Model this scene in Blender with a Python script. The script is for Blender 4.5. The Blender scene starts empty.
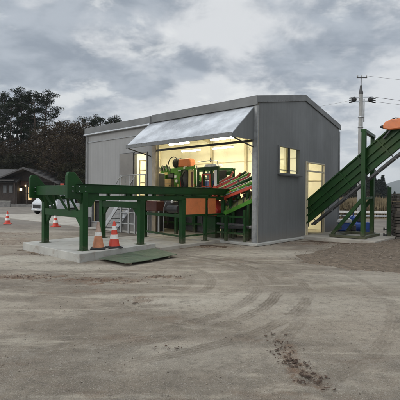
import bpy, bmesh, math, random
from mathutils import Vector, Matrix, noise
R = math.radians
rnd = random.Random(7)
sc = bpy.context.scene
COL = sc.collection

# ------------------------------------------------------------------ frames
TH = 0.7215
OX, OY = 1.8316, 12.9654
UX, UY = -math.cos(TH), math.sin(TH)
VX, VY = math.sin(TH), math.cos(TH)
def fw(u, v, z=0.0):
    return (OX + UX*u + VX*v, OY + UY*u + VY*v, z)

# ------------------------------------------------------------------ mesh builder
class MB:
    """collects shapes in yard coordinates (f=True: u, v, z of the shed) or plain coordinates"""
    def __init__(self, f=True):
        self.v = []; self.f = []; self.m = []; self.flip = f; self.mi = 0
    def add(self, vs, fs):
        n = len(self.v)
        self.v += [tuple(a) for a in vs]
        for q in fs:
            self.f.append([n+i for i in q]); self.m.append(self.mi)
        return self
    def box(self, x0, x1, y0, y1, z0, z1):
        return self.add([(x0,y0,z0),(x1,y0,z0),(x1,y1,z0),(x0,y1,z0),(x0,y0,z1),(x1,y0,z1),(x1,y1,z1),(x0,y1,z1)],
                 [(0,3,2,1),(4,5,6,7),(0,1,5,4),(1,2,6,5),(2,3,7,6),(3,0,4,7)])
    def bar(self, p, q, w, h, up=(0,0,1)):
        p, q = Vector(p), Vector(q); d = (q-p).normalized(); up = Vector(up)
        if abs(d.dot(up)) > .98: up = Vector((0,1,0))
        s = d.cross(up).normalized(); t = s.cross(d).normalized()
        vs = []
        for c in (p, q):
            for a, b in ((-1,-1),(1,-1),(1,1),(-1,1)):
                vs.append(c + s*(a*w/2) + t*(b*h/2))
        return self.add(vs, [(3,2,1,0),(4,5,6,7),(0,1,5,4),(1,2,6,5),(2,3,7,6),(3,0,4,7)])
    def cyl(self, p, q, r0, r1=None, n=12, cap=True):
        r1 = r0 if r1 is None else r1
        p, q = Vector(p), Vector(q); d = (q-p).normalized()
        s = d.orthogonal().normalized(); t = d.cross(s)
        vs = []
        for c, r in ((p, r0), (q, r1)):
            for i in range(n):
                a = 2*math.pi*i/n; vs.append(c + s*(math.cos(a)*r) + t*(math.sin(a)*r))
        fs = [(i, (i+1)%n, n+(i+1)%n, n+i) for i in range(n)]
        if cap: fs += [tuple(range(n-1,-1,-1)), tuple(range(n, 2*n))]
        return self.add(vs, fs)
    def tube(self, pts, r, n=6):
        rs = r if isinstance(r, (list, tuple)) else [r]*len(pts)
        pts = [Vector(p) for p in pts]; vs = []; prev = None
        for i, p in enumerate(pts):
            d = (pts[min(i+1, len(pts)-1)] - pts[max(i-1, 0)]).normalized()
            s = d.orthogonal().normalized() if prev is None else (prev - d*prev.dot(d)).normalized()
            prev = s; t = d.cross(s)
            for k in range(n):
                a = 2*math.pi*k/n; vs.append(p + s*(math.cos(a)*rs[i]) + t*(math.sin(a)*rs[i]))
        fs = []
        for i in range(len(pts)-1):
            for k in range(n):
                fs.append((i*n+k, i*n+(k+1)%n, (i+1)*n+(k+1)%n, (i+1)*n+k))
        fs += [tuple(range(n-1,-1,-1)), tuple(range((len(pts)-1)*n, len(pts)*n))]
        return self.add(vs, fs)
    def lathe(self, c, prof, n=20, axis='z'):
        vs = []
        for (r, h) in prof:
            for i in range(n):
                a = 2*math.pi*i/n; x, y = math.cos(a)*r, math.sin(a)*r
                vs.append({'z':(c[0]+x,c[1]+y,c[2]+h),'x':(c[0]+h,c[1]+x,c[2]+y),'y':(c[0]+x,c[1]+h,c[2]+y)}[axis])
        m = len(prof); fs = []
        for j in range(m-1):
            for i in range(n):
                fs.append((j*n+i, j*n+(i+1)%n, (j+1)*n+(i+1)%n, (j+1)*n+i))
        fs += [tuple(range(n-1,-1,-1)), tuple(range((m-1)*n, m*n))]
        return self.add(vs, fs)
    def prism(self, poly, a0, a1, axis='u'):
        """poly of (a,b): axis 'x': (y,z) ; 'y': (x,z) ; 'z': (x,y)"""
        n = len(poly); vs = []
        for a in (a0, a1):
            for (p, q) in poly:
                vs.append({'x':(a,p,q),'y':(p,a,q),'z':(p,q,a)}[axis])
        fs = [tuple(range(n-1,-1,-1)), tuple(range(n, 2*n))]
        fs += [(i, (i+1)%n, n+(i+1)%n, n+i) for i in range(n)]
        return self.add(vs, fs)
    def build(self, name, mats, base=(0,0,0), bevel=0, smooth=False, recalc=True):
        sx = -1 if self.flip else 1
        me = bpy.data.meshes.new(name)
        me.from_pydata([((x-base[0])*sx, y-base[1], z-base[2]) for x, y, z in self.v], [], self.f)
        mats = mats if isinstance(mats, (list, tuple)) else [mats]
        for m in mats: me.materials.append(m)
        if len(mats) > 1: me.polygons.foreach_set('material_index', self.m)
        if recalc:
            bm = bmesh.new(); bm.from_mesh(me)
            bmesh.ops.recalc_face_normals(bm, faces=bm.faces[:])
            bm.to_mesh(me); bm.free()
        if smooth:
            me.polygons.foreach_set('use_smooth', [True]*len(me.polygons))
            try: me.set_sharp_from_angle(angle=R(40))
            except Exception: pass
        me.update()
        o = bpy.data.objects.new(name, me); COL.objects.link(o)
        if bevel:
            b = o.modifiers.new('bevel', 'BEVEL'); b.width = bevel; b.segments = 1; b.limit_method = 'ANGLE'; b.angle_limit = R(40)
        return o

def tag(o, label=None, cat=None, group=None, kind=None):
    if label: o['label'] = label
    if cat: o['category'] = cat
    if group: o['group'] = group
    if kind: o['kind'] = kind
    return o

class Thing:
    def __init__(self, name, label, cat, base, frame=True, group=None, rz=0.0):
        self.base = base; self.frame = frame
        o = self.o = bpy.data.objects.new(name, None); COL.objects.link(o)
        o.empty_display_size = .2
        if frame:
            o.location = fw(*base); o.rotation_euler = (0, 0, -TH)
        else:
            o.location = base; o.rotation_euler = (0, 0, rz)
        tag(o, label, cat, group)
    def mb(self): return MB(self.frame)
    def part(self, name, mb, mat, parent=None, label=None, **k):
        b = self.base if self.frame else (0,0,0)     # plain things are modelled round their own base
        o = mb.build(name, mat, b, **k); o.parent = parent or self.o
        if label: o['label'] = label
        return o
def single(name, label, cat, mb, mat, base, group=None, kind=None, frame=True, rz=0, **k):
    o = mb.build(name, mat, base if frame else (0,0,0), **k)
    if frame: o.location = fw(*base); o.rotation_euler = (0,0,-TH)
    else: o.location = base; o.rotation_euler = (0,0,rz)
    return tag(o, label, cat, group, kind)
def copy_tree(o, parent=None):
    c = o.copy(); COL.objects.link(c)
    if parent: c.parent = parent
    for ch in list(o.children): copy_tree(ch, c)
    return c

# ------------------------------------------------------------------ node helpers
class NT:
    def __init__(self, nt): self.nt = nt
    def n(self, t, **k):
        nd = self.nt.nodes.new(t)
        for a, b in k.items(): setattr(nd, a, b)
        return nd
    def l(self, a, b): self.nt.links.new(a, b)
    def inp(self, sock, val):
        if isinstance(val, bpy.types.NodeSocket): self.l(val, sock)
        else: sock.default_value = val
    def m(self, op, a, b=0.0, c=0.0, clamp=False):
        nd = self.n('ShaderNodeMath', operation=op, use_clamp=clamp)
        self.inp(nd.inputs[0], a); self.inp(nd.inputs[1], b); self.inp(nd.inputs[2], c)
        return nd.outputs[0]
    def vm(self, op, a, b=(0,0,0)):
        nd = self.n('ShaderNodeVectorMath', operation=op)
        self.inp(nd.inputs[0], a); self.inp(nd.inputs[1], b)
        return nd.outputs[0]
    def noise(self, vec, scale, detail=4, rough=.55, dist=0, dim='3D'):
        nd = self.n('ShaderNodeTexNoise', noise_dimensions=dim)
        self.inp(nd.inputs['Vector'], vec); nd.inputs['Scale'].default_value = scale
        nd.inputs['Detail'].default_value = detail; nd.inputs['Roughness'].default_value = rough
        nd.inputs['Distortion'].default_value = dist
        return nd.outputs[0]
    def mr(self, v, a, b, c=0.0, d=1.0, smooth=True):
        nd = self.n('ShaderNodeMapRange'); nd.interpolation_type = 'SMOOTHSTEP' if smooth else 'LINEAR'
        self.inp(nd.inputs[0], v); self.inp(nd.inputs[1], a); self.inp(nd.inputs[2], b)
        self.inp(nd.inputs[3], c); self.inp(nd.inputs[4], d)
        return nd.outputs[0]
    def mix(self, f, a, b, mode='MIX'):
        nd = self.n('ShaderNodeMix', data_type='RGBA', blend_type=mode)
        self.inp(nd.inputs[0], f)
        for s, v in ((nd.inputs[6], a), (nd.inputs[7], b)):
            if isinstance(v, bpy.types.NodeSocket): self.l(v, s)
            else: s.default_value = (*v[:3], 1)
        return nd.outputs[2]
    def bump(self, h, strength=.3, dist=.01, normal=None):
        nd = self.n('ShaderNodeBump'); self.l(h, nd.inputs['Height'])
        nd.inputs['Strength'].default_value = strength; nd.inputs['Distance'].default_value = dist
        if normal is not None: self.l(normal, nd.inputs['Normal'])
        return nd.outputs[0]
    def mapping(self, vec, scale=(1,1,1), loc=(0,0,0), rot=(0,0,0)):
        nd = self.n('ShaderNodeMapping'); self.l(vec, nd.inputs[0])
        nd.inputs['Scale'].default_value = scale; nd.inputs['Location'].default_value = loc; nd.inputs['Rotation'].default_value = rot
        return nd.outputs[0]

def newmat(name):
    m = bpy.data.materials.new(name); m.use_nodes = True
    t = NT(m.node_tree); b = m.node_tree.nodes['Principled BSDF']
    co = t.n('ShaderNodeTexCoord').outputs['Object']
    return m, t, b, co

def mat(name, col, rough=.6, metal=0.0, var=.25, vs=3.0, dirt=None, dirt_amt=.35, bump=.15, bs=40.0, bd=.003, spec=.5, coat=0):
    m, t, b, co = newmat(name)
    n1 = t.noise(co, vs, 5, .6)
    f = t.mr(n1, .3, .7)
    c = t.mix(f, tuple(x*(1-var) for x in col), tuple(min(1, x*(1+var)) for x in col))
    if dirt:
        n2 = t.noise(co, vs*2.7, 6, .68, .4)
        c = t.mix(t.m('MULTIPLY', t.mr(n2, .5, .72), dirt_amt), c, dirt)
    t.l(c, b.inputs['Base Color'])
    b.inputs['Metallic'].default_value = metal
    r = t.mr(t.noise(co, vs*4, 4, .6), .3, .7, max(.03, rough-.1), min(1, rough+.12))
    t.l(r, b.inputs['Roughness'])
    b.inputs['Specular IOR Level'].default_value = spec
    if bump:
        t.l(t.bump(t.noise(co, bs, 4, .6), bump, bd), b.inputs['Normal'])
    return m

def sheetmetal(name, col, pitch, axis=0, rough=.45, metal=.0, strength=.5, dist=.01, streak=.12, spec=.4):
    """profiled steel sheet: ribs across the given object axis, faint vertical streaks and stains"""
    m, t, b, co = newmat(name)
    sep = t.n('ShaderNodeSeparateXYZ'); t.l(co, sep.inputs[0])
    x = sep.outputs[axis]
    ph = t.m('FRACT', t.m('DIVIDE', x, pitch))
    rib = t.mr(t.m('ABSOLUTE', t.m('SUBTRACT', ph, .5)), .36, .46)
    sv = t.mapping(co, (6 if axis==0 else .6, 6 if axis==1 else .6, .25))
    st = t.noise(sv, 1.6, 6, .65)
    bl = t.noise(co, .8, 4, .6)
    c = t.mix(t.mr(st, .3, .7), tuple(a*(1-streak) for a in col), tuple(min(1, a*(1+streak)) for a in col))
    c = t.mix(t.m('MULTIPLY', t.mr(bl, .45, .75), .25), c, tuple(a*.72 for a in col))
    lap = t.mr(t.m('ABSOLUTE', t.m('SUBTRACT', t.m('FRACT', t.m('DIVIDE', x, pitch*4)), .5)), .012, .004)
    c = t.mix(t.m('MULTIPLY', lap, .35), c, tuple(a*.4 for a in col))
    # splashed dirt along the foot of the sheet
    zf = t.m('MULTIPLY', t.mr(t.m('ADD', sep.outputs[2], t.m('MULTIPLY', st, .5)), .35, .75, 1, 0), .35)
    c = t.mix(zf, c, (.20, .165, .125))
    t.l(c, b.inputs['Base Color'])
    b.inputs['Metallic'].default_value = metal
    t.l(t.mr(bl, .3, .7, rough-.08, rough+.1), b.inputs['Roughness'])
    b.inputs['Specular IOR Level'].default_value = spec
    nb = t.bump(rib, strength, dist)
    nb = t.bump(t.noise(co, 2.2, 2, .5), .25, .02, nb)
    t.l(nb, b.inputs['Normal'])
    return m

def paint(name, col, fade=None):
    """machine enamel with faded fields, chips down to rust, bare scrapes and mud splashed up from the ground"""
    m, t, b, co = newmat(name)
    n1 = t.noise(co, 1.7, 5, .6); n2 = t.noise(co, 11, 7, .7); n3 = t.noise(t.mapping(co, (3,3,14)), 3, 6, .7)
    c = t.mix(t.mr(n1, .3, .7), tuple(a*.75 for a in col), tuple(a*1.3 for a in col))
    if fade: c = t.mix(t.m('MULTIPLY', t.mr(t.noise(co, .7, 3, .5), .5, .68), .7), c, fade)
    c = t.mix(t.m('MULTIPLY', t.mr(n3, .56, .72), .35), c, (.055,.05,.034))
    chip = t.mr(n2, .645, .675)
    c = t.mix(t.m('MULTIPLY', chip, .8), c, (.075,.036,.018))
    scr = t.mr(t.noise(t.mapping(co, (1.2,2,30)), 4, 4, .7), .70, .74)
    c = t.mix(t.m('MULTIPLY', scr, .5), c, (.22,.21,.19))
    sp = t.n('ShaderNodeSeparateXYZ'); t.l(co, sp.inputs[0])
    mud = t.m('MULTIPLY', t.mr(t.m('ADD', sp.outputs[2], t.m('MULTIPLY', n2, .9)), .45, .85, 1, 0), .6)
    c = t.mix(mud, c, (.13,.105,.078))
    t.l(c, b.inputs['Base Color'])
    t.l(t.m('ADD', t.mr(n1, .3, .7, .38, .55), t.m('MULTIPLY', chip, .3)), b.inputs['Roughness'])
    b.inputs['Specular IOR Level'].default_value = .28
    t.l(t.bump(t.noise(co, 25, 5, .65), .3, .003), b.inputs['Normal'])
    return m
M = {}
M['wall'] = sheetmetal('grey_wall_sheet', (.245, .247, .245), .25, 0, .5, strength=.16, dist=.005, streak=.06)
M['wallg'] = sheetmetal('shaded_gable_sheet', (.135, .142, .143), .20, 1, .5, strength=.18, dist=.005, streak=.08)  # same cladding as the front, the gable's shade put into a darker colour
M['fascia'] = mat('fascia_steel', (.125, .13, .13), .45, 0, .18, 2, (.1,.09,.08), .3, .1, 20)
M['trim'] = mat('corner_trim', (.25, .26, .265), .42, .3, .2, 5, (.15,.13,.11), .35)
M['galv'] = mat('galvanised_steel', (.50, .52, .54), .38, .7, .18, 8, (.3,.28,.26), .3, .1)
M['railwhite'] = mat('pale_railing_steel', (.31, .32, .32), .45, .3, .15, 8, (.2,.17,.14), .3)
M['cream'] = mat('cream_lining_board', (.80, .77, .66), .7, 0, .05, 1.2, (.5,.45,.35), .25, .1)
M['creamtrim'] = mat('cream_lining_strip', (.50, .45, .33), .6, 0, .12, 3)
M['brownpost'] = mat('tan_steel_column', (.30, .25, .18), .5, 0, .2, 4, (.12,.09,.06), .4)
M['darksteel'] = mat('dark_steel', (.055, .056, .058), .5, .2, .3, 5, (.12,.1,.08), .4)
M['black'] = mat('black_rubber', (.018, .018, .019), .75, 0, .3, 9)
M['doorleaf'] = mat('brown_grey_door_leaf', (.16, .152, .138), .5, 0, .12, 2, (.08,.07,.06), .3)
M['green'] = paint('dark_green_machine_paint', (.0042, .042, .0062))
M['green2'] = paint('lit_green_machine_paint', (.055, .20, .018))  # lighter copy of the machine green, lit highlights put into the colour
M['gconv'] = paint('green_conveyor_paint', (.0058, .043, .005), (.032,.060,.008))
M['orange'] = mat('orange_guard_paint', (.58, .17, .055), .45, 0, .12, 3, (.2,.09,.05), .35, .15)
M['red'] = mat('red_machine_paint', (.36, .02, .015), .4, 0, .2, 5, (.1,.03,.025), .35, .15)
M['redorange'] = mat('red_orange_paint', (.46, .055, .025), .42, 0, .2, 5, (.15,.05,.03), .3)
M['darkred'] = mat('dark_red_paint', (.085, .022, .014), .5, 0, .2, 5)
M['conc'] = mat('pale_concrete', (.38, .375, .345), .85, 0, .14, 1.6, (.22,.18,.14), .5, .5, 55, .004, .3)
M['concd'] = mat('worn_concrete', (.36, .335, .29), .88, 0, .16, 1.1, (.21,.165,.125), .65, .5, 45, .004, .3)
M['wood'] = mat('pale_plywood', (.46, .32, .17), .7, 0, .15, 6, (.25,.16,.08), .3)
M['yellow'] = mat('cream_yellow_panel', (.62, .50, .22), .5, 0, .1, 6, (.3,.2,.1), .25)
M['white'] = mat('white_paint', (.74, .75, .75), .35, 0, .04, 3, (.4,.38,.34), .2, .05)
M['blue'] = mat('blue_machine_paint', (.02, .075, .34), .38, 0, .25, 6, (.05,.06,.09), .35)
M['coneO'] = mat('faded_orange_cone', (.50, .20, .10), .6, 0, .2, 6, (.2,.13,.09), .5)
M['coneR'] = mat('red_cone_plastic', (.58, .055, .03), .45, 0, .15, 6, (.2,.07,.05), .3)
M['coneW'] = mat('white_cone_band', (.72, .70, .66), .4, 0, .1, 8, (.3,.26,.22), .35)
M['coneP'] = mat('dirty_cone_top', (.42, .30, .24), .65, 0, .2, 10, (.2,.14,.1), .5)
M['plate'] = mat('green_chequer_plate', (.055, .082, .048), .6, .0, .3, 3, (.16,.14,.11), .55, .6, 50, .006)
M['poleconc'] = mat('utility_pole_concrete', (.30, .30, .29), .8, 0, .12, 2, (.2,.18,.16), .3)
M['bark'] = mat('bark', (.075, .055, .042), .9, 0, .35, 4, (.13,.11,.09), .4, .8, 14, .03, .2)
M['tyre'] = M['black']
M['carwhite'] = mat('white_car_paint', (.50, .52, .54), .22, 0, .03, 2, (.45,.42,.38), .15, 0)
M['carglass'] = mat('dark_car_glass', (.02, .024, .03), .08, 0, .1, 2, bump=0)
M['timber'] = mat('dark_stained_timber', (.040, .028, .022), .75, 0, .3, 3, (.07,.06,.05), .3)
M['tile'] = mat('dark_roof_tile', (.050, .046, .044), .6, 0, .25, 3, (.09,.085,.08), .4)
M['plaster'] = mat('brown_plaster', (.10, .05, .038), .8, 0, .2, 3)
M['stone'] = mat('retaining_stone', (.18, .175, .165), .85, 0, .25, 2.5, (.1,.09,.08), .5)

def pinkmat(name, ca, cb, rough=.8, bump=0, rndv=.5, trans=.0):
    """foliage / blades: colour drifts between two tones from clump to clump"""
    m, t, b, co = newmat(name)
    n1 = t.noise(co, .55, 3, .6); n2 = t.noise(co, 6.0, 2, .6)
    f = t.m('ADD', t.m('MULTIPLY', t.mr(n1, .35, .65), .6), t.m('MULTIPLY', t.mr(n2, .3, .7), .4))
    t.l(t.mix(f, ca, cb), b.inputs['Base Color'])
    b.inputs['Roughness'].default_value = rough; b.inputs['Specular IOR Level'].default_value = .15
    return m
M['needle'] = pinkmat('pine_needles', (.010, .020, .008), (.030, .040, .016))
M['autumn'] = pinkmat('autumn_leaves', (.028, .022, .012), (.072, .050, .026))
M['olive'] = pinkmat('olive_leaves', (.018, .021, .010), (.052, .046, .020))
M['cedar'] = pinkmat('cedar_needles', (.010, .019, .013), (.026, .038, .020))
M['under'] = pinkmat('undergrowth_leaves', (.022, .019, .013), (.050, .042, .024))
M['susuki'] = pinkmat('dry_pampas_grass', (.11, .088, .052), (.27, .215, .13))
M['hill'] = pinkmat('forest_floor', (.020, .018, .013), (.045, .038, .024))

def lampmat(name, col, s):
    m, t, b, co = newmat(name)
    b.inputs['Base Color'].default_value = (.8,.8,.8,1)
    b.inputs['Emission Color'].default_value = (*col, 1); b.inputs['Emission Strength'].default_value = s
    return m
M['tube'] = lampmat('fluorescent_tube', (1, .90, .60), 135)
M['lantern'] = lampmat('warm_lantern', (1, .78, .42), 2.2)
M['lobby'] = lampmat('lit_entrance', (1, .66, .30), 1.1)

def glassmat():
    m = bpy.data.materials.new('window_glass'); m.use_nodes = True
    t = NT(m.node_tree); m.node_tree.nodes.clear()
    o = t.n('ShaderNodeOutputMaterial'); mx = t.n('ShaderNodeMixShader')
    tr = t.n('ShaderNodeBsdfTransparent'); tr.inputs[0].default_value = (.93,.95,.93,1)
    g = t.n('ShaderNodeBsdfGlossy'); g.inputs['Roughness'].default_value = .03
    lw = t.n('ShaderNodeLayerWeight'); lw.inputs[0].default_value = .5
    t.l(t.m('ADD', t.m('MULTIPLY', t.m('POWER', lw.outputs['Facing'], 4.0), .6), .04), mx.inputs[0]); t.l(tr.outputs[0], mx.inputs[1]); t.l(g.outputs[0], mx.inputs[2]); t.l(mx.outputs[0], o.inputs[0])
    return m
M['glass'] = glassmat()

def awningmat():
    m, t, b, co = newmat('bright_standing_seam_roof')
    sep = t.n('ShaderNodeSeparateXYZ'); t.l(co, sep.inputs[0])
    ph = t.m('FRACT', t.m('DIVIDE', sep.outputs[0], .30))
    rib = t.mr(t.m('ABSOLUTE', t.m('SUBTRACT', ph, .5)), .44, .49)
    bl = t.noise(co, 1.3, 5, .65)
    c = t.mix(t.mr(bl, .3, .7), (.30,.32,.345), (.60,.63,.665))
    drip = t.noise(t.mapping(co, (9, 1.2, 1.2)), 1.0, 4, .6)
    c = t.mix(t.m('MULTIPLY', t.mr(drip, .5, .7), .15), c, (.3,.32,.34))
    t.l(c, b.inputs['Base Color']); b.inputs['Metallic'].default_value = .35
    t.l(t.mr(bl, .3, .7, .26, .42), b.inputs['Roughness'])
    nb = t.bump(rib, .18, .006); nb = t.bump(t.noise(co, 1.6, 3, .55), .4, .02, nb)
    t.l(nb, b.inputs['Normal'])
    return m
M['awning'] = awningmat()

# ------------------------------------------------------------------ ground
def groundmat():
    m, t, b, co = newmat('worn_yard_asphalt')
    # domain warp
    w = t.n('ShaderNodeTexNoise'); t.l(co, w.inputs['Vector']); w.inputs['Scale'].default_value = .9; w.inputs['Detail'].default_value = 3
    wv = t.vm('MULTIPLY', t.vm('SUBTRACT', w.outputs['Color'], (.5,.5,.5)), (.5,.5,0))
    p = t.vm('ADD', co, wv)
    big = t.noise(p, .22, 5, .6); mid = t.noise(p, 1.1, 6, .62); fine = t.noise(co, 9, 6, .7); grit = t.noise(co, 60, 4, .7)
    pix = t.noise(t.mapping(co, (.55, 2.2, 1), rot=(0,0,R(22))), 1.0, 6, .65, .8)
    grey = t.mix(t.mr(mid, .3, .7), (.132,.109,.083), (.228,.194,.150))
    dust = (.31, .268, .212)
    c = t.mix(t.m('MULTIPLY', t.mr(big, .42, .62), .65), grey, dust)
    c = t.mix(t.m('MULTIPLY', t.mr(pix, .50, .66), .75), c, (.37,.332,.265))
    c = t.mix(t.m('MULTIPLY', t.mr(pix, .46, .33), .35), c, (.115,.095,.075))
    # brown soil smears
    soil = t.noise(t.mapping(p, (.6, 1.5, 1), loc=(3.7,1.1,0)), .8, 7, .68)
    c = t.mix(t.m('MULTIPLY', t.mr(soil, .54, .68), .65), c, (.145,.094,.060))
    sx = t.n('ShaderNodeSeparateXYZ'); t.l(co, sx.inputs[0]); X, Y = sx.outputs[0], sx.outputs[1]
    sw = t.n('ShaderNodeSeparateXYZ'); t.l(p, sw.inputs[0]); WX, WY = sw.outputs[0], sw.outputs[1]
    def dist(cx, cy, ax=1.0, ay=1.0, warp=True, xx=None, yy=None):
        a = t.m('DIVIDE', t.m('SUBTRACT', WX if warp else X, cx), ax)
        bb = t.m('DIVIDE', t.m('SUBTRACT', WY if warp else Y, cy), ay)
        return t.m('SQRT', t.m('ADD', t.m('MULTIPLY', a, a), t.m('MULTIPLY', bb, bb)))
    # pale dust fields where the traffic swings round
    for cx, cy, ax, ay, k in ((1.2, 6.0, 2.6, 1.0, .45), (-.2, 4.0, 1.5, .45, .35), (4.5, 8.0, 3.5, 1.2, .45),
                              (-4.4, 10.0, 2.0, .8, .95), (-3.2, 8.9, 2.2, .5, .7), (-.4, 6.1, .9, .3, .6), (2.0, 11.2, 2.6, .9, .5), (-8, 17.5, 5, .7, .5)):
        d = t.m('ADD', dist(cx, cy, ax, ay), t.m('MULTIPLY', t.m('SUBTRACT', fine, .5), .7))
        c = t.mix(t.m('MULTIPLY', t.mr(d, .3, 1.1, 1, 0), k), c, (.40,.365,.30))
    # dark soil stains with ragged edges
    for cx, cy, ax, ay, k in ((-3.6, 7.8, 1.3, .32, .85), (-1.9, 7.5, 1.1, .36, .8), (-1.6, 6.7, .7, .22, .5), (-.65, 7.9, .6, .22, .7), (-.9, 6.2, .25, .3, .5),
                              (.88, 4.1, .16, .50, .75), (.98, 3.55, .22, .28, .75), (-6.6, 13.6, 1.6, 1.2, .5), (-9, 16.5, 3, 1.0, .6),
                              (-5.4, 9.2, .9, .5, .5), (.5, 12.6, 1.0, .35, .85), (3.6, 13.9, 1.6, .5, .7), (-4.3, 11.0, .8, .35, .7),
                              (1.75, 2.9, .12, .2, .8), (-10, 20.5, 2.2, .8, .5), (-7.5, 14.8, 1.8, .35, .6)):
        d = t.m('ADD', dist(cx, cy, ax, ay), t.m('MULTIPLY', t.m('SUBTRACT', t.noise(co, 4, 7, .72), .5), 3.0))
        c = t.mix(t.m('MULTIPLY', t.mr(d, .35, .95, 1, 0), t.m('MULTIPLY', t.mr(t.noise(co, 7, 5, .7), .36, .52), k)), c, (.135,.076,.043))
    # tyre tracks: rings round the turning circle and long sweeps
    f0 = t.noise(p, 1.9, 7, .66)
    brk = t.mr(t.noise(co, .9, 5, .65), .36, .62)
    side = t.mr(t.m('ADD', X, t.m('MULTIPLY', mid, 1.6)), -1.2, 1.7, .22, 1.0)
    def ring(cx, cy, r, w_, k, col):
        nonlocal c
        d0 = dist(cx, cy, warp=False)
        d = t.m('ABSOLUTE', t.m('SUBTRACT', t.m('ADD', d0, t.m('ADD', t.m('MULTIPLY', t.m('SUBTRACT', big, .5), .35), t.m('MULTIPLY', t.m('SUBTRACT', fine, .5), .10))), r))
        # worn away away from the turning point
        f = t.m('MULTIPLY', t.mr(d, w_*.25, w_, 1, 0), t.m('MULTIPLY', brk, t.m('MULTIPLY', side, k)))
        c = t.mix(f, c, col)
    dk = (.098,.076,.055); lt = (.29,.262,.22)
    def tyre(cx, cy, r, k, n=4):
        ring(cx, cy, r, .13, k*.62, dk)
        for i in range(n): ring(cx, cy, r-.075+.15*i/(n-1), .020, k*.70, dk)
        ring(cx, cy, r+.125, .035, k*.5, lt); ring(cx, cy, r-.125, .035, k*.4, lt)
    for r, k in ((4.02,.85),(3.55,.9),(3.22,.6),(2.35,.55),(1.95,.4),(5.25,.35)): tyre(-2.1, 7.6, r, k)
    for cx, cy, r, k in ((-1.5,8.3,2.6,.5),(-2.9,7.0,4.6,.4),(6.5,17.5,9.3,.4)): tyre(cx, cy, r, k, 3)
    for cx, cy, r, w_, k in ((7.5, 17.9, 9.0, .07, .45),(6.5,17.5,9.6,.14,.45),(3.0,-8.0,16.4,.13,.45),(3.0,-8.0,16.9,.13,.4),
                             (-9.0, 0.5, 8.2, .13, .45),(-9.0,.5,8.75,.13,.45),(5,-3,9.3,.12,.35),(5,-3,9.9,.12,.3),(-14,24,9.0,.2,.5),(-14,24,9.9,.2,.45)):
        ring(cx, cy, r, w_*.6, k*.7, dk)
    # the ground gets darker towards the viewer, broken up by noise
    c = t.mix(t.m('MULTIPLY', t.m('MULTIPLY', t.mr(t.m('ADD', Y, t.m('MULTIPLY', mid, 3.0)), 4.2, 6.6, 1, 0), t.mr(f0, .36, .56)), .50), c, (.098,.088,.072))
    # aggregate speckle
    c = t.mix(t.m('MULTIPLY', t.mr(fine, .48, .72), .42), c, (.075,.064,.052))
    f2 = t.noise(co, 3.2, 8, .72, .3)
    c = t.mix(t.m('MULTIPLY', t.mr(f2, .52, .66), .35), c, (.27,.245,.205))
    c = t.mix(t.m('MULTIPLY', t.mr(f2, .46, .34), .40), c, (.075,.063,.05))
    c = t.mix(t.m('MULTIPLY', t.mr(grit, .58, .68), .45), c, (.46,.43,.38))
    c = t.mix(t.m('MULTIPLY', t.mr(grit, .44, .34), .5), c, (.06,.05,.042))
    g2 = t.noise(co, 190, 2, .6)
    c = t.mix(t.m('MULTIPLY', t.mr(g2, .58, .66), .4), c, (.44,.41,.36))
    c = t.mix(t.m('MULTIPLY', t.mr(g2, .43, .36), .45), c, (.06,.05,.042))
    # farther off: plain grey lane and earth
    far = t.mr(Y, 15, 24)
    c = t.mix(t.m('MULTIPLY', far, .6), c, t.mix(t.mr(mid,.3,.7), (.13,.12,.108), (.19,.178,.16)))
    wet = t.mr(big, .35, .7, .82, .95)
    t.l(c, b.inputs['Base Color']); t.l(wet, b.inputs['Roughness']); b.inputs['Specular IOR Level'].default_value = .25
    h = t.m('ADD', t.m('MULTIPLY', fine, .5), t.m('MULTIPLY', grit, .35))
    h = t.m('ADD', h, t.m('MULTIPLY', t.noise(co, 140, 2, .6), .2))
    t.l(t.bump(h, .8, .016), b.inputs['Normal'])
    return m
M['ground'] = groundmat()
g = MB(False)
# fine grid near the camera with slight unevenness, then large outer faces
xs = [-3000,-600,-150,-60,-30]+[-20+i*.5 for i in range(81)]+[30,60,150,600,3000]
ys = [-60,-20]+[-4+i*.5 for i in range(61)]+[32,45,70,150,600,3000]
vv = []
for y in ys:
    for x in xs:
        z = 0.0
        if -19 < x < 19 and -3 < y < 25:
            z = (noise.noise(Vector((x*.5, y*.5, 3.1)))*.010 - .012)
        else: z = -.012
        vv.append((x, y, z))
W_ = len(xs)
g.add(vv, [(j*W_+i, j*W_+i+1, (j+1)*W_+i+1, (j+1)*W_+i) for j in range(len(ys)-1) for i in range(W_-1)])
go = g.build('ground', M['ground'], recalc=False, smooth=True); tag(go, kind='structure')

# concrete lane running along the left of the shed
m_ = MB(); m_.prism([(4.65,-.10),(4.65,1.0),(10.2,1.0),(12,3.2),(26,5.6),(26,1.2),(12,.25),(9.0,-.12)], -.02, .012, 'z')
tag(m_.build('concrete_path', M['concd'], (0,0,0)), kind='structure').location = fw(0,0,0)
bpy.data.objects['concrete_path'].rotation_euler = (0,0,-TH)
def slab(name, poly, z1, mt=M['conc'], z0=-.05, bevel=.012):
    m_ = MB(); m_.prism(poly, z0, z1, 'z')
    o = m_.build(name, mt, bevel=bevel); o.location = fw(0,0,0); o.rotation_euler = (0,0,-TH)
    tag(o, kind='structure'); return o
slab('concrete_pad', [(1.22,-5.72),(1.55,-2.97),(4.75,-2.97),(4.45,-5.60)], .20)
slab('concrete_apron', [(1.36,-2.96),(1.36,-.16),(4.64,-.16),(4.64,-2.96)], .085, M['concd'])
slab('conveyor_pad', [(-.01,3.10),(-2.75,3.10),(-2.75,6.6),(-.01,6.6)], .11, M['concd'])

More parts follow.
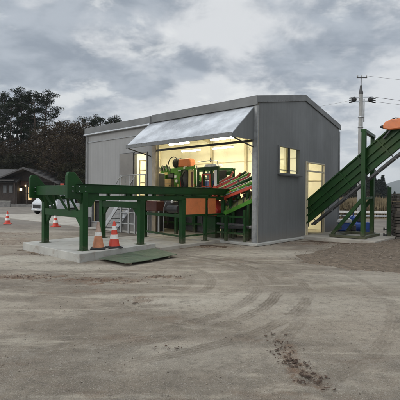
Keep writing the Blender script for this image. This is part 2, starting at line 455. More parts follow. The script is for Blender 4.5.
# ------------------------------------------------------------------ shed
SH = Thing('machinery_shed', 'long grey sheet metal shed with lit open front and bright raised awning', 'shed', (0,0,0))
W, L, HE, HR = 6.72, 9.85, 4.84, 5.52
def wallmesh(mb, breaks, top, openings, z0, place, t_):
    """wall of thickness t_; place(a, depth, z) -> point; openings (a0,a1,z0,z1); faces outer mat 0, inner mat 1"""
    bs = sorted(set(breaks + [o[0] for o in openings] + [o[1] for o in openings]))
    for a0, a1 in zip(bs[:-1], bs[1:]):
        if a1-a0 < 1e-5: continue
        ops = sorted([o for o in openings if o[0] <= a0+1e-6 and o[1] >= a1-1e-6], key=lambda o: o[2])
        segs = []; z = z0
        for o in ops:
            if o[2] > z+1e-6: segs.append((z, o[2], o[2]))
            z = o[3]
        segs.append((z, top(a0), top(a1)))
        for (zl, za, zb) in segs:
            for d, mi in ((0, 0), (t_, 1)):
                mb.mi = mi
                q = [place(a0,d,zl), place(a1,d,zl), place(a1,d,zb), place(a0,d,za)]
                mb.add(q, [(0,1,2,3) if d == 0 else (3,2,1,0)])
    mb.mi = 0
    for (a0, a1, zl, zh) in openings:
        P = lambda a, d, z: place(a, d, z)
        mb.add([P(a0,0,zl),P(a0,t_,zl),P(a0,t_,zh),P(a0,0,zh)], [(0,1,2,3)])
        mb.add([P(a1,0,zl),P(a1,t_,zl),P(a1,t_,zh),P(a1,0,zh)], [(3,2,1,0)])
        mb.add([P(a0,0,zh),P(a0,t_,zh),P(a1,t_,zh),P(a1,0,zh)], [(0,1,2,3)])
        if zl > z0+.01: mb.add([P(a0,0,zl),P(a0,t_,zl),P(a1,t_,zl),P(a1,0,zl)], [(3,2,1,0)])
T_ = .12
FO = (.14, 4.80, .085, 4.36)        # big opening in the front
DO = (5.36, 6.16, 1.45, 3.40)       # raised side door
LO = (8.30, 9.36, .34, 1.38)        # low hatch
mb = SH.mb(); wallmesh(mb, [0, L], lambda a: HE-.02, [FO, DO, LO], .085, lambda a,d,z: (a, d, z), T_)
SH.part('front_wall', mb, [M['wall'], M['cream']], recalc=False)
gt = lambda v: HE-.03 + (HR-HE)*(1-abs(v-W/2)/(W/2))
WI = (1.34, 2.90, 2.40, 3.42); GD = (3.47, 5.16, .10, 2.97)
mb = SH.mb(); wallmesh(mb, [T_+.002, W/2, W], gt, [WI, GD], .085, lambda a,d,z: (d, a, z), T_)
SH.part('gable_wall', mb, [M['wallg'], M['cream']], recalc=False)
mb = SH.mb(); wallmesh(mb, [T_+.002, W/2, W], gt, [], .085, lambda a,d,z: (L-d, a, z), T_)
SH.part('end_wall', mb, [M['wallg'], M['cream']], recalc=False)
mb = SH.mb(); wallmesh(mb, [T_+.002, L-T_-.002], lambda a: HE-.02, [], .085, lambda a,d,z: (a, W-d, z), T_)
SH.part('rear_wall', mb, [M['wall'], M['cream']], recalc=False)
# roof slabs
mb = SH.mb()
for s in (0, 1):
    v0, v1 = (-.03, W/2) if s == 0 else (W/2, W+.03)
    za, zb = (HE, HR) if s == 0 else (HR, HE)
    mb.add([(-.02,v0,za),(L+.02,v0,za),(L+.02,v1,zb),(-.02,v1,zb),(-.02,v0,za-.06),(L+.02,v0,za-.06),(L+.02,v1,zb-.06),(-.02,v1,zb-.06)],
           [(0,1,2,3),(7,6,5,4),(0,4,5,1),(1,5,6,2),(2,6,7,3),(3,7,4,0)])
SH.part('roof', mb, M['fascia'])
mb = SH.mb(); mb.add([(T_,T_,HE-.10),(L-T_,T_,HE-.10),(L-T_,W/2,HR-.12),(T_,W/2,HR-.12),(T_,W-T_,HE-.10),(L-T_,W-T_,HE-.10)], [(0,1,2,3),(3,2,5,4)])
SH.part('ceiling_lining', mb, M['cream'], recalc=False)
# fascias along the front: two lengths with a joint between
mb = SH.mb(); mb.box(-.05, 5.02, -.085, -.035, 4.57, 4.87); SH.part('fascia', mb, M['fascia'], bevel=.006)
mb = SH.mb(); mb.box(5.10, L+.05, -.080, -.032, 4.56, 4.845); SH.part('fascia', mb, M['fascia'], bevel=.006)
mb = SH.mb(); mb.box(5.02, 5.10, -.070, -.03, 4.40, 4.83); SH.part('fascia_joint', mb, M['darksteel'])
mb = SH.mb(); mb.box(5.10, L+.04, -.15, -.006, 4.475, 4.545); SH.part('gutter', mb, M['galv'], bevel=.015)
mb = SH.mb(); mb.box(5.12, L, -.028, -.004, 4.13, 4.175); SH.part('wall_flashing', mb, M['trim'])
# gable verge trims
for name, (va, za, vb, zb) in (('verge_trim', (-.06, HE, W/2, HR)), ('verge_trim', (W/2, HR, W+.06, HE))):
    mb = SH.mb()
    for x0, x1, dz0, dz1 in ((-.040, -.006, -.20, .03),):
        mb.add([(x0,va,za+dz0),(x1,va,za+dz0),(x1,vb,zb+dz0),(x0,vb,zb+dz0),(x0,va,za+dz1),(x1,va,za+dz1),(x1,vb,zb+dz1),(x0,vb,zb+dz1)],
               [(0,3,2,1),(4,5,6,7),(0,1,5,4),(1,2,6,5),(2,3,7,6),(3,0,4,7)])
    p_ = SH.part(name, mb, M['fascia'], bevel=.005)
    n_ = 14
    for i in range(n_):
        f = (i+.5)/n_; v_ = va+(vb-va)*f; z_ = za+(zb-za)*f
        rb = SH.mb(); rb.box(-.052, -.046, v_-.010, v_+.010, z_-.17, z_-.15); SH.part('rivet', rb, M['trim'], parent=p_)
# corner trims
mb = SH.mb(); mb.box(-.03, .115, -.032, -.004, .10, 4.56); mb.box(-.034, -.004, -.032, .035, .10, 4.56)
SH.part('corner_trim', mb, M['trim'], bevel=.004)
mb = SH.mb(); mb.box(-.03, -.004, W-.05, W+.03, .10, 4.56); SH.part('corner_trim', mb, M['trim'], bevel=.004)
mb = SH.mb(); mb.box(L-.05, L+.03, -.03, -.004, .10, 4.45); SH.part('corner_trim', mb, M['trim'], bevel=.004)
# door and window frames
def frame_rect(mb, plane, a0, a1, z0, z1, w, d0, d1, bottom=True):
    def B(p0, p1, q0, q1):
        if plane == 'front': mb.box(p0, p1, d0, d1, q0, q1)
        else: mb.box(d0, d1, p0, p1, q0, q1)
    B(a0-w, a0, z0-(w if bottom else 0), z1+w); B(a1, a1+w, z0-(w if bottom else 0), z1+w)
    B(a0, a1, z1, z1+w)
    if bottom: B(a0, a1, z0-w, z0)
mb = SH.mb(); frame_rect(mb, 'gable', WI[0]+.05, WI[1]-.05, WI[2]+.05, WI[3]-.05, .055, -.05, .05)
win = SH.part('window', mb, M['fascia'], bevel=.004)
mb = SH.mb(); vm_ = (WI[0]+WI[1])/2; mb.box(-.035, .04, vm_-.025, vm_+.025, WI[2]+.05, WI[3]-.05); SH.part('meeting_stile', mb, M['darksteel'], parent=win)
for a, b_, x in ((WI[0]+.05, vm_-.025, .0), (vm_+.025, WI[1]-.05, .02)):
    mb = SH.mb(); mb.box(x, x+.005, a, b_, WI[2]+.05, WI[3]-.05); SH.part('pane', mb, M['glass'], parent=win)
mb = SH.mb(); mb.box(-.13, -.057, WI[0]-.05, WI[1]+.05, WI[2]-.055, WI[2]-.01); SH.part('sill', mb, M['darksteel'], parent=win)
mb = SH.mb(); mb.box(.07,.10, WI[0]+.05, WI[1]-.05, WI[2]+.15, WI[2]+.19); SH.part('inner_rail', mb, M['creamtrim'], parent=win)
mb = SH.mb(); frame_rect(mb, 'gable', GD[0]+.03, GD[1]-.03, GD[2], GD[3]-.03, .05, -.03, .06, False)
gdo = SH.part('conveyor_doorway', mb, M['creamtrim'], bevel=.004)
mb = SH.mb(); mb.box(.0, .05, GD[0]+.03, GD[1]-.03, 2.60, 2.66); mb.box(.001,.049, GD[0]+.19, GD[0]+.23, .10, 2.94); SH.part('transom_bar', mb, M['creamtrim'], parent=gdo)
mb = SH.mb(); frame_rect(mb, 'front', DO[0]+.03, DO[1]-.03, DO[2], DO[3]-.03, .06, -.045, .06, False)
SH.part('doorway_frame', mb, M['doorleaf'], bevel=.004)
dl = SH.mb(); dl.box(6.20, 7.10, -.085, -.045, 1.48, 3.42); dlo = SH.part('door', dl, M['doorleaf'], bevel=.004)
mb = SH.mb(); mb.box(6.96, 7.04, -.13, -.087, 2.40, 2.46); mb.cyl((6.98,-.13,2.43),(6.86,-.13,2.43), .012); SH.part('door_handle', mb, M['galv'], parent=dlo)
mb = SH.mb(); frame_rect(mb, 'front', 6.17, 7.13, 1.48, 3.42, .03, -.05, -.006); SH.part('door_edge', mb, M['darksteel'], parent=dlo)
mb = SH.mb(); frame_rect(mb, 'front', LO[0]+.03, LO[1]-.03, LO[2]+.03, LO[3]-.03, .06, -.03, .05)
SH.part('hatch_frame', mb, M['trim'], bevel=.004)
mb = SH.mb(); mb.box(LO[0]-.05, LO[1]+.05, .20, .75, .14, LO[3]+.1); SH.part('hatch_black_box', mb, M['black'])  # black box closing the opening behind the hatch
# opening jambs, track beam
mb = SH.mb(); mb.box(4.80, 5.02, -.05, .14, .10, 4.40); SH.part('door_jamb', mb, M['brownpost'], bevel=.006)
mb = SH.mb(); mb.box(.12, .16, -.02, .13, .10, 4.36); SH.part('door_jamb', mb, M['trim'])
mb = SH.mb(); mb.box(.16, 4.80, -.03, .06, 3.40, 3.47); SH.part('track_beam', mb, M['darksteel'], bevel=.004)
# inner columns, girts, cable bracing
for u_, v_ in ((4.95,W-.24),(2.6,W-.24),(7.3,W-.24),(9.55,2.3),(9.55,4.6),(6.9,.24),(.24,W-.24)):
    mb = SH.mb(); mb.box(u_-.06,u_+.06,v_-.05,v_+.05,.13,4.72); SH.part('steel_column', mb, M['creamtrim'], bevel=.004)
for z_ in (1.2, 2.35, 3.45):
    mb = SH.mb(); mb.box(.2, L-.2, W-.165, W-T_-.003, z_, z_+.05); SH.part('wall_girt', mb, M['creamtrim'])
for a, b_ in (((2.7,W-.3,.5),(4.85,W-.3,4.4)),((2.7,W-.3,4.4),(4.85,W-.3,.5))):
    mb = SH.mb(); mb.cyl(a, b_, .012, n=6); SH.part('cable_brace', mb, M['galv'])
for u_ in (2.4, 4.95, 7.4):
    mb = SH.mb(); mb.bar((u_,.15,4.66),(u_,W/2,5.31),.08,.16); mb.bar((u_,W/2,5.31),(u_,W-.15,4.66),.08,.16); SH.part('rafter', mb, M['creamtrim'])
mb = SH.mb(); mb.prism([(-.16,-.17),(-.16,W+.16),(L+.16,W+.16),(L+.16,-.17)], .0, .082, 'z'); SH.part('foundation', mb, M['conc'], bevel=.01)
mb = SH.mb(); mb.box(T_, L-T_, T_, W-T_, .084, .09); SH.part('floor', mb, M['concd'])
# awning: open canopy hinged under the fascia
A0, A1, AV = .10, 5.20, -1.20; ZT, ZB = 4.56, 3.55
aw = SH.mb(); 
aw.add([(A0,-.02,ZT),(A1,-.02,ZT),(A1,AV,ZB),(A0,AV,ZB),(A0,-.02,ZT-.035),(A1,-.02,ZT-.035),(A1,AV,ZB-.035),(A0,AV,ZB-.035)],
       [(0,1,2,3),(7,6,5,4),(0,4,5,1),(1,5,6,2),(2,6,7,3),(3,7,4,0)])
awn = SH.part('awning', aw, M['awning'])
mb = SH.mb(); mb.box(A0-.01, A1+.01, AV-.045, AV-.004, ZB-.13, ZB+.012); SH.part('front_edge', mb, M['fascia'], parent=awn, bevel=.006)
for i in range(18):
    u_ = A0+.12+i*.29; mb = SH.mb(); mb.box(u_-.02, u_+.02, AV-.052, AV-.046, ZB-.03, ZB+.0)
    SH.part('seam_clip', mb, M['fascia'], parent=awn)
mb = SH.mb(); mb.prism([(-.02,ZT-.04),(AV,ZB-.04),(AV,ZB-.13),(-.02,ZB-.10)], A0-.005, A0+.02, 'x'); SH.part('side_cheek', mb, M['wallg'], parent=awn)
for v_, z_ in ((-.42, 4.20), (-.80, 3.88)):
    mb = SH.mb(); mb.box(A0+.04, A1-.03, v_-.03, v_+.03, z_-.11, z_-.04); SH.part('purlin', mb, M['fascia'], parent=awn)
for u_ in (.45, 1.6, 2.8, 4.0, 5.12):
    mb = SH.mb(); mb.bar((u_,-.04,ZT-.10),(u_,AV+.02,ZB-.09),.05,.09); SH.part('rafter', mb, M['fascia'], parent=awn)
for u_ in (.13, 5.16):
    mb = SH.mb(); mb.cyl((u_,-.0,3.22),(u_,AV+.05,ZB-.12),.022,n=8); SH.part('strut', mb, M['darksteel'], parent=awn)
# downpipe at the far-left corner
mb = SH.mb(); mb.tube([(9.72,-.10,4.47),(9.72,-.07,4.3),(9.72,-.05,.15)], .035, 8); SH.part('downpipe', mb, M['trim'], smooth=True)

# ceiling lights
def ceiling_light(u, v, z, label):
    t = Thing('ceiling_light', label, 'light', (u,v,z), group='tube lights under the shed roof')
    mb = t.mb(); mb.box(u-.62,u+.62,v-.09,v+.09,z+.03,z+.08); t.part('housing', mb, M['white'])
    for d in (-.045,.045):
        mb = t.mb(); mb.cyl((u-.60,v+d,z),(u+.60,v+d,z),.019,n=8); t.part('tube', mb, M['tube'])
    for d in (-.5,.5):
        mb = t.mb(); mb.cyl((u+d,v,z+.08),(u+d,v,4.75),.006,n=5); t.part('hanger', mb, M['galv'])
    return t
for (u,v,l) in ((4.8,4.3,'tube light hanging near the rear wall, right of the orange hood'),(6.9,4.3,'tube light hanging near the rear wall, left above the orange hood'),
                (2.4,4.3,'tube light seen through the gable window side of the shed'),(2.9,1.9,'tube light hanging over the red log loader'),
                (5.4,1.9,'tube light hanging over the black motor'),(8.6,3.2,'tube light at the far left end beyond the side door')):
    ceiling_light(u, v, 3.95, l)

# ------------------------------------------------------------------ stair and landing
ST = Thing('landing_stair', 'grey steel stair and railed landing at the raised side door', 'stairs', (5.3,-.4,0))
mb = ST.mb(); mb.box(4.5, 6.06, -.82, -.06, 1.36, 1.42); ST.part('landing', mb, M['galv'], bevel=.004)
mb = ST.mb(); mb.box(4.5, 6.06, -.85, -.822, 1.28, 1.46); ST.part('edge_beam', mb, M['railwhite'])
for u_ in (4.53, 5.15, 5.55, 6.03):
    for v_ in (-.80, -.10):
        mb = ST.mb(); mb.box(u_-.03,u_+.03,v_-.03,v_+.03,.085,1.36); ST.part('leg', mb, M['railwhite'])
for z_ in (.45, .9):
    mb = ST.mb(); mb.box(5.15, 6.03, -.815, -.785, z_, z_+.04); ST.part('cross_rail', mb, M['railwhite'])
for u_ in (4.53, 4.85, 5.2, 5.45, 5.74, 6.03):
    mb = ST.mb(); mb.cyl((u_,-.83,1.42),(u_,-.83,2.42),.020,n=8); ST.part('railing_post', mb, M['railwhite'])
for z_ in (2.42, 1.95):
    mb = ST.mb(); mb.cyl((4.5,-.83,z_),(6.05,-.83,z_),.021,n=8); ST.part('railing', mb, M['railwhite'])
for v_ in (-.82, -.10):
    mb = ST.mb(); mb.bar((6.06,v_,1.36),(7.28,v_,.15),.04,.16); ST.part('stringer', mb, M['galv'])
for i in range(6):
    u_ = 6.16+i*.2; z_ = 1.22-i*.2
    mb = ST.mb(); mb.box(u_-.02,u_+.2,-.80,-.12,z_-.02,z_+.015); ST.part('tread', mb, M['galv'])
mb = ST.mb(); mb.tube([(6.05,-.83,2.42),(7.2,-.83,1.15),(7.2,-.83,.2)],.02,8); mb.tube([(6.05,-.10,2.42),(7.2,-.10,1.15),(7.2,-.10,.2)],.02,8)
ST.part('handrail', mb, M['railwhite'])
# box standing by the low hatch
t = Thing('utility_box', 'small dark grey utility box beside the low dark hatch', 'box', (9.6,-.18,0))
mb = t.mb(); mb.box(9.42,9.78,-.34,-.04,.10,.52); t.part('case', mb, M['fascia'], bevel=.01)
mb = t.mb(); mb.box(9.40,9.80,-.36,-.035,.52,.55); t.part('lid', mb, M['darksteel'])
# cabinet inside the side door
t = Thing('control_cabinet', 'dark control cabinet just inside the raised side door', 'cabinet', (5.55,.75,.085))
mb = t.mb(); mb.box(5.25,5.75,.6,.9,.09,2.55); t.part('case', mb, M['darksteel'], bevel=.01)
mb = t.mb(); mb.box(5.28,5.72,.585,.60,.2,2.5); t.part('cabinet_door', mb, M['fascia'])
t = Thing('shelf_rack', 'cream steel shelf rack seen through the raised side door', 'shelf', (7.0,1.6,.085))
for u_ in (6.5,7.5):
    for v_ in (1.4,1.8):
        mb = t.mb(); mb.box(u_-.02,u_+.02,v_-.02,v_+.02,.09,3.3); t.part('upright', mb, M['creamtrim'])
for z_ in (1.6,2.2,2.8,3.25):
    mb = t.mb(); mb.box(6.5,7.5,1.4,1.8,z_,z_+.03); t.part('shelf', mb, M['creamtrim'])

# ------------------------------------------------------------------ log conveyor deck in front
LC = Thing('log_conveyor', 'long dark green steel log conveyor frame on square legs over the concrete pad', 'conveyor', (2.8,-3,0.0))
g = M['green']
for u_, v0, v1 in ((1.72,-5.55,1.2),(4.02,-5.35,1.2)):
    mb = LC.mb(); mb.box(u_-.07,u_+.07,v0,v1,1.67,1.87); mb.box(u_-.10,u_+.10,v0,v1,1.87,1.885); mb.box(u_-.10,u_+.10,v0,v1,1.655,1.67); LC.part('side_beam', mb, g, bevel=.004)
    mb = LC.mb(); mb.box(u_-.05,u_+.05,v0+.5,v1,1.47,1.585); LC.part('lower_rail', mb, g, bevel=.004)
for v_ in (-4.4,-3.4,-2.5,-1.7,-.7,.4):
    mb = LC.mb(); mb.box(1.80,3.94,v_-.05,v_+.05,1.69,1.79); LC.part('cross_member', mb, g, bevel=.004)
for u_ in (1.72,4.02):
    for v_ in (-4.9,-3.9,-2.9,-1.95,-1.2,-.3,.7):
        mb = LC.mb(); mb.box(u_-.04,u_+.04,v_-.04,v_+.04,1.585,1.655); LC.part('spacer', mb, g)
legs = [(1.70,-5.30,.20),(1.70,-3.43,.20),(1.68,-1.72,.085),(1.68,-.58,.085),(1.68,.42,.085),(4.02,-5.12,.20),(4.02,-3.12,.20),(4.0,-1.27,.085),(4.0,.35,.085)]
for i, (u_,v_,z_) in enumerate(legs):
    w_ = .078 if i in (0,1,2,5,6) else .055
    mb = LC.mb(); mb.box(u_-w_,u_+w_,v_-w_,v_+w_,z_+.012,1.47 if i not in (0,5) else 1.66); l_ = LC.part('leg', mb, g, bevel=.005)
    mb = LC.mb(); mb.box(u_-w_-.05,u_+w_+.05,v_-w_-.05,v_+w_+.05,z_,z_+.011); LC.part('foot_plate', mb, g, parent=l_)
# portal heads
for va, vb in ((-5.30,-5.12),(-3.43,-3.12)):
    zt = 1.215 if va < -5 else 1.42
    mb = LC.mb(); mb.bar((1.70+.08,va,zt-.095),(4.02-.08,vb,zt-.095),.13,.19); LC.part('cross_beam', mb, g, bevel=.005)
    for s, (u_, v_) in ((1,(1.70,va)),(-1,(4.02,vb))):
        mb = LC.mb(); mb.prism([(u_+s*.08,zt-.19),(u_+s*.33,zt-.19),(u_+s*.08,zt-.47)], v_-.035, v_+.035, 'y'); LC.part('gusset', mb, g)
# end plates that rise above the deck, with bolts
for u_, vs_, hw_ in ((1.72,.12,.055),(4.02,.30,.05)):
    mb = LC.mb(); y = vs_
    mb.prism([(-5.90+y,1.52),(-5.90+y,2.08),(-5.86+y,2.17),(-5.70+y,2.17),(-5.46+y,1.89),(-4.98+y,1.88),(-4.98+y,1.66),(-5.22+y,1.30),(-5.42+y,1.30),(-5.6+y,1.5)], u_-hw_, u_+hw_, 'x')
    pl = LC.part('end_plate', mb, g, bevel=.006)
    for z_ in (1.70,1.81):
        for v_ in (-5.76,-5.58,-5.40):
            mb = LC.mb(); mb.cyl((u_-hw_,v_+y,z_),(u_-hw_-.02,v_+y,z_),.016,n=6); LC.part('bolt', mb, M['galv'], parent=pl)
mb = LC.mb(); mb.bar((1.78,-5.60,1.73),(3.96,-5.40,1.73),.08,.25); LC.part('end_beam', mb, g, bevel=.005)
for (ua,ub) in ((2.15,2.32),(2.72,2.55),(3.05,3.22),(3.6,3.43),(3.75,3.86),(2.02,1.92)):
    va = -5.58+(ua-1.83)*.12
    mb = LC.mb(); mb.bar((ua,va+.03,1.61),(ub,va+.2,1.21),.045,.055); LC.part('brace', mb, g)
# drag chain in the middle of the deck and its sprocket shaft
for u_ in (2.5,3.2):
    mb = LC.mb(); mb.box(u_-.06,u_+.06,-5.4,1.1,1.80,1.86); ch = LC.part('chain_track', mb, M['darksteel'])
mb = LC.mb(); mb.cyl((1.8,-5.35,1.72),(3.95,-5.1,1.72),.04); LC.part('sprocket_shaft', mb, M['darksteel'])
# shelf bars and orange side panels under the deck
mb = LC.mb(); mb.box(1.63,1.71,-1.64,-.66,.93,.995); mb.box(1.63,1.71,-.50,.34,.93,.995); LC.part('shelf_bar', mb, g)
mb = LC.mb(); mb.bar((1.76,-1.72,.955),(3.93,-1.27,.955),.07,.10); LC.part('shelf_bar', mb, g)
mb = LC.mb(); mb.bar((1.76,-1.72,.30),(3.93,-1.27,.30),.05,.06); LC.part('foot_bar', mb, g)
mb = LC.mb(); mb.box(1.65,1.70,-1.64,-.66,.28,.33); mb.box(1.65,1.70,-.5,.34,.28,.33); LC.part('foot_bar', mb, g)
mb = LC.mb(); mb.box(1.60,1.625,-1.635,-.665,1.0,1.52); LC.part('side_panel', mb, M['orange'], label='larger orange panel under the deck', bevel=.006)
mb = LC.mb(); mb.box(1.60,1.625,-.51,-.12,1.0,1.52); LC.part('side_panel', mb, M['orange'], label='narrow orange panel nearer the shed', bevel=.006)
for v_ in (-1.5,-.8): 
    mb = LC.mb(); mb.box(3.25,3.85,v_+.1,v_+.5,1.05,1.42); LC.part('drive_guard', mb, M['darkred'] if v_ < -1 else M['darksteel'], bevel=.03)
mb = LC.mb(); mb.cyl((2.3,-1.2,1.15),(2.9,-1.1,1.15),.14,n=16); LC.part('gear_motor', mb, M['darksteel'], smooth=True)
mb = LC.mb(); mb.tube([(2.8,-1.35,1.42),(2.82,-1.45,1.2),(2.78,-1.5,.7),(2.9,-1.4,.2)],.012,6); LC.part('cable', mb, M['railwhite'])
mb = LC.mb(); mb.lathe((2.45,-1.42,1.36),[(.03,0),(.05,.02),(.05,.07),(.02,.09)],12); LC.part('warning_lamp', mb, M['white'])

# low dark transfer frame standing under / behind the deck
TF = Thing('transfer_table', 'low dark green transfer frame with cross bars under the deck beside the red guard', 'machine frame', (1.2,.1,.085))
for u_, v_ in ((1.15,-.1),(.45,.0),(1.15,1.2),(.45,1.2)):
    mb = TF.mb(); mb.box(u_-.045,u_+.045,v_-.045,v_+.045,.09,.95 if u_>1 else 1.15); TF.part('leg', mb, g)
for z_ in (.32,.62,.88):
    mb = TF.mb(); mb.box(.45,1.6,-.06,.02,z_,z_+.06); TF.part('cross_bar', mb, g if z_ != .62 else M['darksteel'])
    mb = TF.mb(); mb.box(.45,1.6,1.1,1.18,z_,z_+.06); TF.part('cross_bar', mb, g)
for v_ in (.15,.35,.6,.85):
    mb = TF.mb(); mb.cyl((.4,v_,.56),(1.6,v_,.50),.05); TF.part('roller', mb, M['galv'] if v_==.35 else M['darksteel'], smooth=True)
mb = TF.mb(); mb.box(.25,2.6,1.85,1.95,.12,1.45); TF.part('dark_back_panel', mb, M['darksteel'])  # dark sheet sized to imitate the shade under the deck

# inclined belt conveyor just inside the opening
IB = Thing('belt_conveyor', 'short inclined belt conveyor with yellow green belt beside the right jamb', 'conveyor', (1.1,.7,.085))
a, b_ = (1.95,1.02), (.22,1.86)
BQ = [Vector(q) for q in ((1.55,.42,1.05),(.40,.42,1.52),(.70,.98,1.85),(1.95,.98,1.22))]
mb = IB.mb(); mb.add(BQ+[q-Vector((0,0,.05)) for q in BQ], [(0,1,2,3),(7,6,5,4),(0,4,5,1),(1,5,6,2),(2,6,7,3),(3,7,4,0)]); belt = IB.part('belt', mb, mat('worn_belt',(.17,.19,.07),.6,0,.3,4,(.28,.27,.16),.5))
mb = IB.mb()
for i in range(4):
    f = (i+.8)/4.4; mb.bar(BQ[0].lerp(BQ[1],f)+Vector((0,0,.02)), BQ[3].lerp(BQ[2],f)+Vector((0,0,.02)),.04,.04)
IB.part('cleats', mb, M['darksteel'], parent=belt)
for v_ in (.36,1.04):
    qa, qb = (BQ[0],BQ[1]) if v_ < .5 else (BQ[3],BQ[2])
    mb = IB.mb(); mb.bar((qa.x,v_,qa.z-.06),(qb.x,v_,qb.z-.06),.05,.13); IB.part('side_rail', mb, M['green2'] if v_ < .5 else g, bevel=.004)
for v_ in (.38,1.02):
    for f, zb in ((.3,.09),(.85,.09)):
        qa, qb = (BQ[0],BQ[1]) if v_ < .5 else (BQ[3],BQ[2]); qq = qa.lerp(qb, f)
        u_ = qq.x; mb = IB.mb(); mb.box(u_-.04,u_+.04,v_-.03,v_+.03,zb,qq.z-.10); IB.part('leg', mb, g)
mb = IB.mb(); mb.cyl((1.56,.38,1.02),(1.97,1.02,1.20),.07,n=14); IB.part('tail_pulley', mb, M['green2'], smooth=True)

# red log loader arms
RL = Thing('log_loader', 'log loader of sloping red arms and green rollers inside the right of the opening', 'machine', (1.6,1.3,.085))
arms = [((2.78,1.35),(1.70,1.35),1.93,2.33),((2.42,1.05),(1.05,1.05),1.79,2.29),((2.05,.75),(.45,.75),1.66,2.16),((3.05,1.7),(2.3,1.7),2.02,2.40),((1.75,.52),(.32,.52),1.53,1.99)]
for i, (p, q, z0, z1) in enumerate(arms):
    mb = RL.mb(); mb.bar((p[0],p[1],z0),(q[0],q[1],z1),.08,.10); ar = RL.part('arm', mb, M['red'] if i not in (3,4) else M['redorange'], bevel=.006)
    mb = RL.mb(); mb.cyl((p[0]-.05,p[1]-.02,z0+.11),(q[0]-.1,q[1]-.02,z1+.09),.018,n=6); RL.part('guide_rod', mb, M['railwhite'], parent=ar)
    mb = RL.mb(); mb.cyl((p[0],p[1]-.09,z0-.02),(p[0],p[1]+.09,z0-.02),.10,n=14); RL.part('pivot', mb, M['redorange'], parent=ar, smooth=True)
    mb = RL.mb(); mb.bar((q[0],q[1]-.03,z1+.02),(q[0]-.12,q[1]-.03,z1+.16),.05,.05); RL.part('stop_hook', mb, M['redorange'], parent=ar)
rq = random.Random(11)
for i in range(7):
    p, q, z0, z1 = arms[i % 3]; off = -.20 - .05*(i//3); dv = .10 + .11*(i//3)
    u0 = p[0]-.12+.05*i*.3; mb = RL.mb(); mb.bar((u0,p[1]+dv,z0+off*.5+.04),(q[0]-.05,q[1]+dv,z1+off*.5+.03),.06,.09); RL.part('link', mb, [M['red'],M['darksteel'],M['redorange']][(i+i//3)%3], bevel=.006)
for p, q, z0, z1 in arms[:3]:
    for k_ in range(2):
        f = .25+k_*.45; u_ = p[0]+(q[0]-p[0])*f; z_ = z0+(z1-z0)*f
        mb = RL.mb(); mb.box(u_-.03,u_+.03,p[1]-.07,p[1]+.07,z_-.03,z_+.085); RL.part('saddle', mb, [M['redorange'],M['darksteel']][k_%2], bevel=.008)
        mb = RL.mb(); mb.cyl((u_-.06,p[1]-.085,z_-.03),(u_-.06,p[1]-.06,z_-.03),.035,n=10); RL.part('bolt_head', mb, M['galv'] if k_%2 else M['redorange'])
for i in range(16):
    u_ = rq.uniform(.7,2.4); v_ = rq.uniform(.6,1.1); z_ = 1.92-.32*(u_-.7)+rq.uniform(-.22,.02); r_ = rq.uniform(.03,.07)
    mb = RL.mb(); mb.cyl((u_,v_,z_),(u_+rq.uniform(.05,.2),v_,z_-.03),r_,n=10); RL.part('fitting', mb, [M['red'],g,M['black'],M['green2'],M['redorange'],M['darksteel']][i%6])
for i, (u0,v0,z0,u1,z1) in enumerate([(2.6,1.2,1.82,1.1,2.42),(2.2,.9,1.72,.6,2.33),(1.9,.6,1.60,.3,2.16),(2.9,1.55,1.9,1.5,2.5)]):
    mb = RL.mb(); mb.cyl((u0,v0,z0),(u1,v0,z1),.075,n=12); RL.part('roller', mb, M['green'] if i%2 else M['green2'], smooth=True)
for u_, v_, z_ in ((2.4,.62,1.6),(.75,.62,2.0),(2.4,1.7,1.8),(.75,1.7,2.2),(1.5,.62,1.75),(1.5,1.7,1.95)):
    mb = RL.mb(); mb.box(u_-.05,u_+.05,v_-.05,v_+.05,.09,z_); RL.part('leg', mb, g)
mb = RL.mb(); mb.bar((2.5,.62,1.55),(.4,.62,2.02),.06,.14); RL.part('side_rail', mb, g)
mb = RL.mb(); mb.bar((2.5,1.72,1.7),(.4,1.72,2.2),.06,.14); RL.part('side_rail', mb, g)
mb = RL.mb(); mb.box(1.0,2.3,1.0,1.6,.4,1.35); RL.part('gearbox', mb, M['darksteel'], bevel=.03)
for i in range(5):
    mb = RL.mb(); mb.cyl((2.1-i*.33,.60,1.60+i*.085),(2.1-i*.33,.50,1.60+i*.085),.04,n=10); RL.part('bearing', mb, M['railwhite'] if i%2 else M['redorange'])
# red guard and its housing
RG = Thing('drive_guard', 'red sheet metal drive guard shaped like a funnel next to the orange panel', 'machine guard', (2.1,.4,.085))
mb = RG.mb(); mb.prism([(2.42,.88),(1.86,.88),(1.80,1.10),(2.02,1.42),(2.06,1.60),(2.22,1.60),(2.28,1.42),(2.46,1.12)], .22, .62, 'y'); RG.part('cover', mb, M['red'], bevel=.02)
mb = RG.mb(); mb.cyl((2.15,.20,1.05),(2.15,.10,1.05),.14,n=16); RG.part('hub', mb, M['darkred'])
mb = RG.mb(); mb.box(1.95,2.35,.3,.6,.09,.88); RG.part('pedestal', mb, g)
mb = RG.mb(); mb.cyl((2.14,.42,1.60),(2.14,.42,1.74),.07,.05,12); RG.part('cap', mb, M['redorange'])

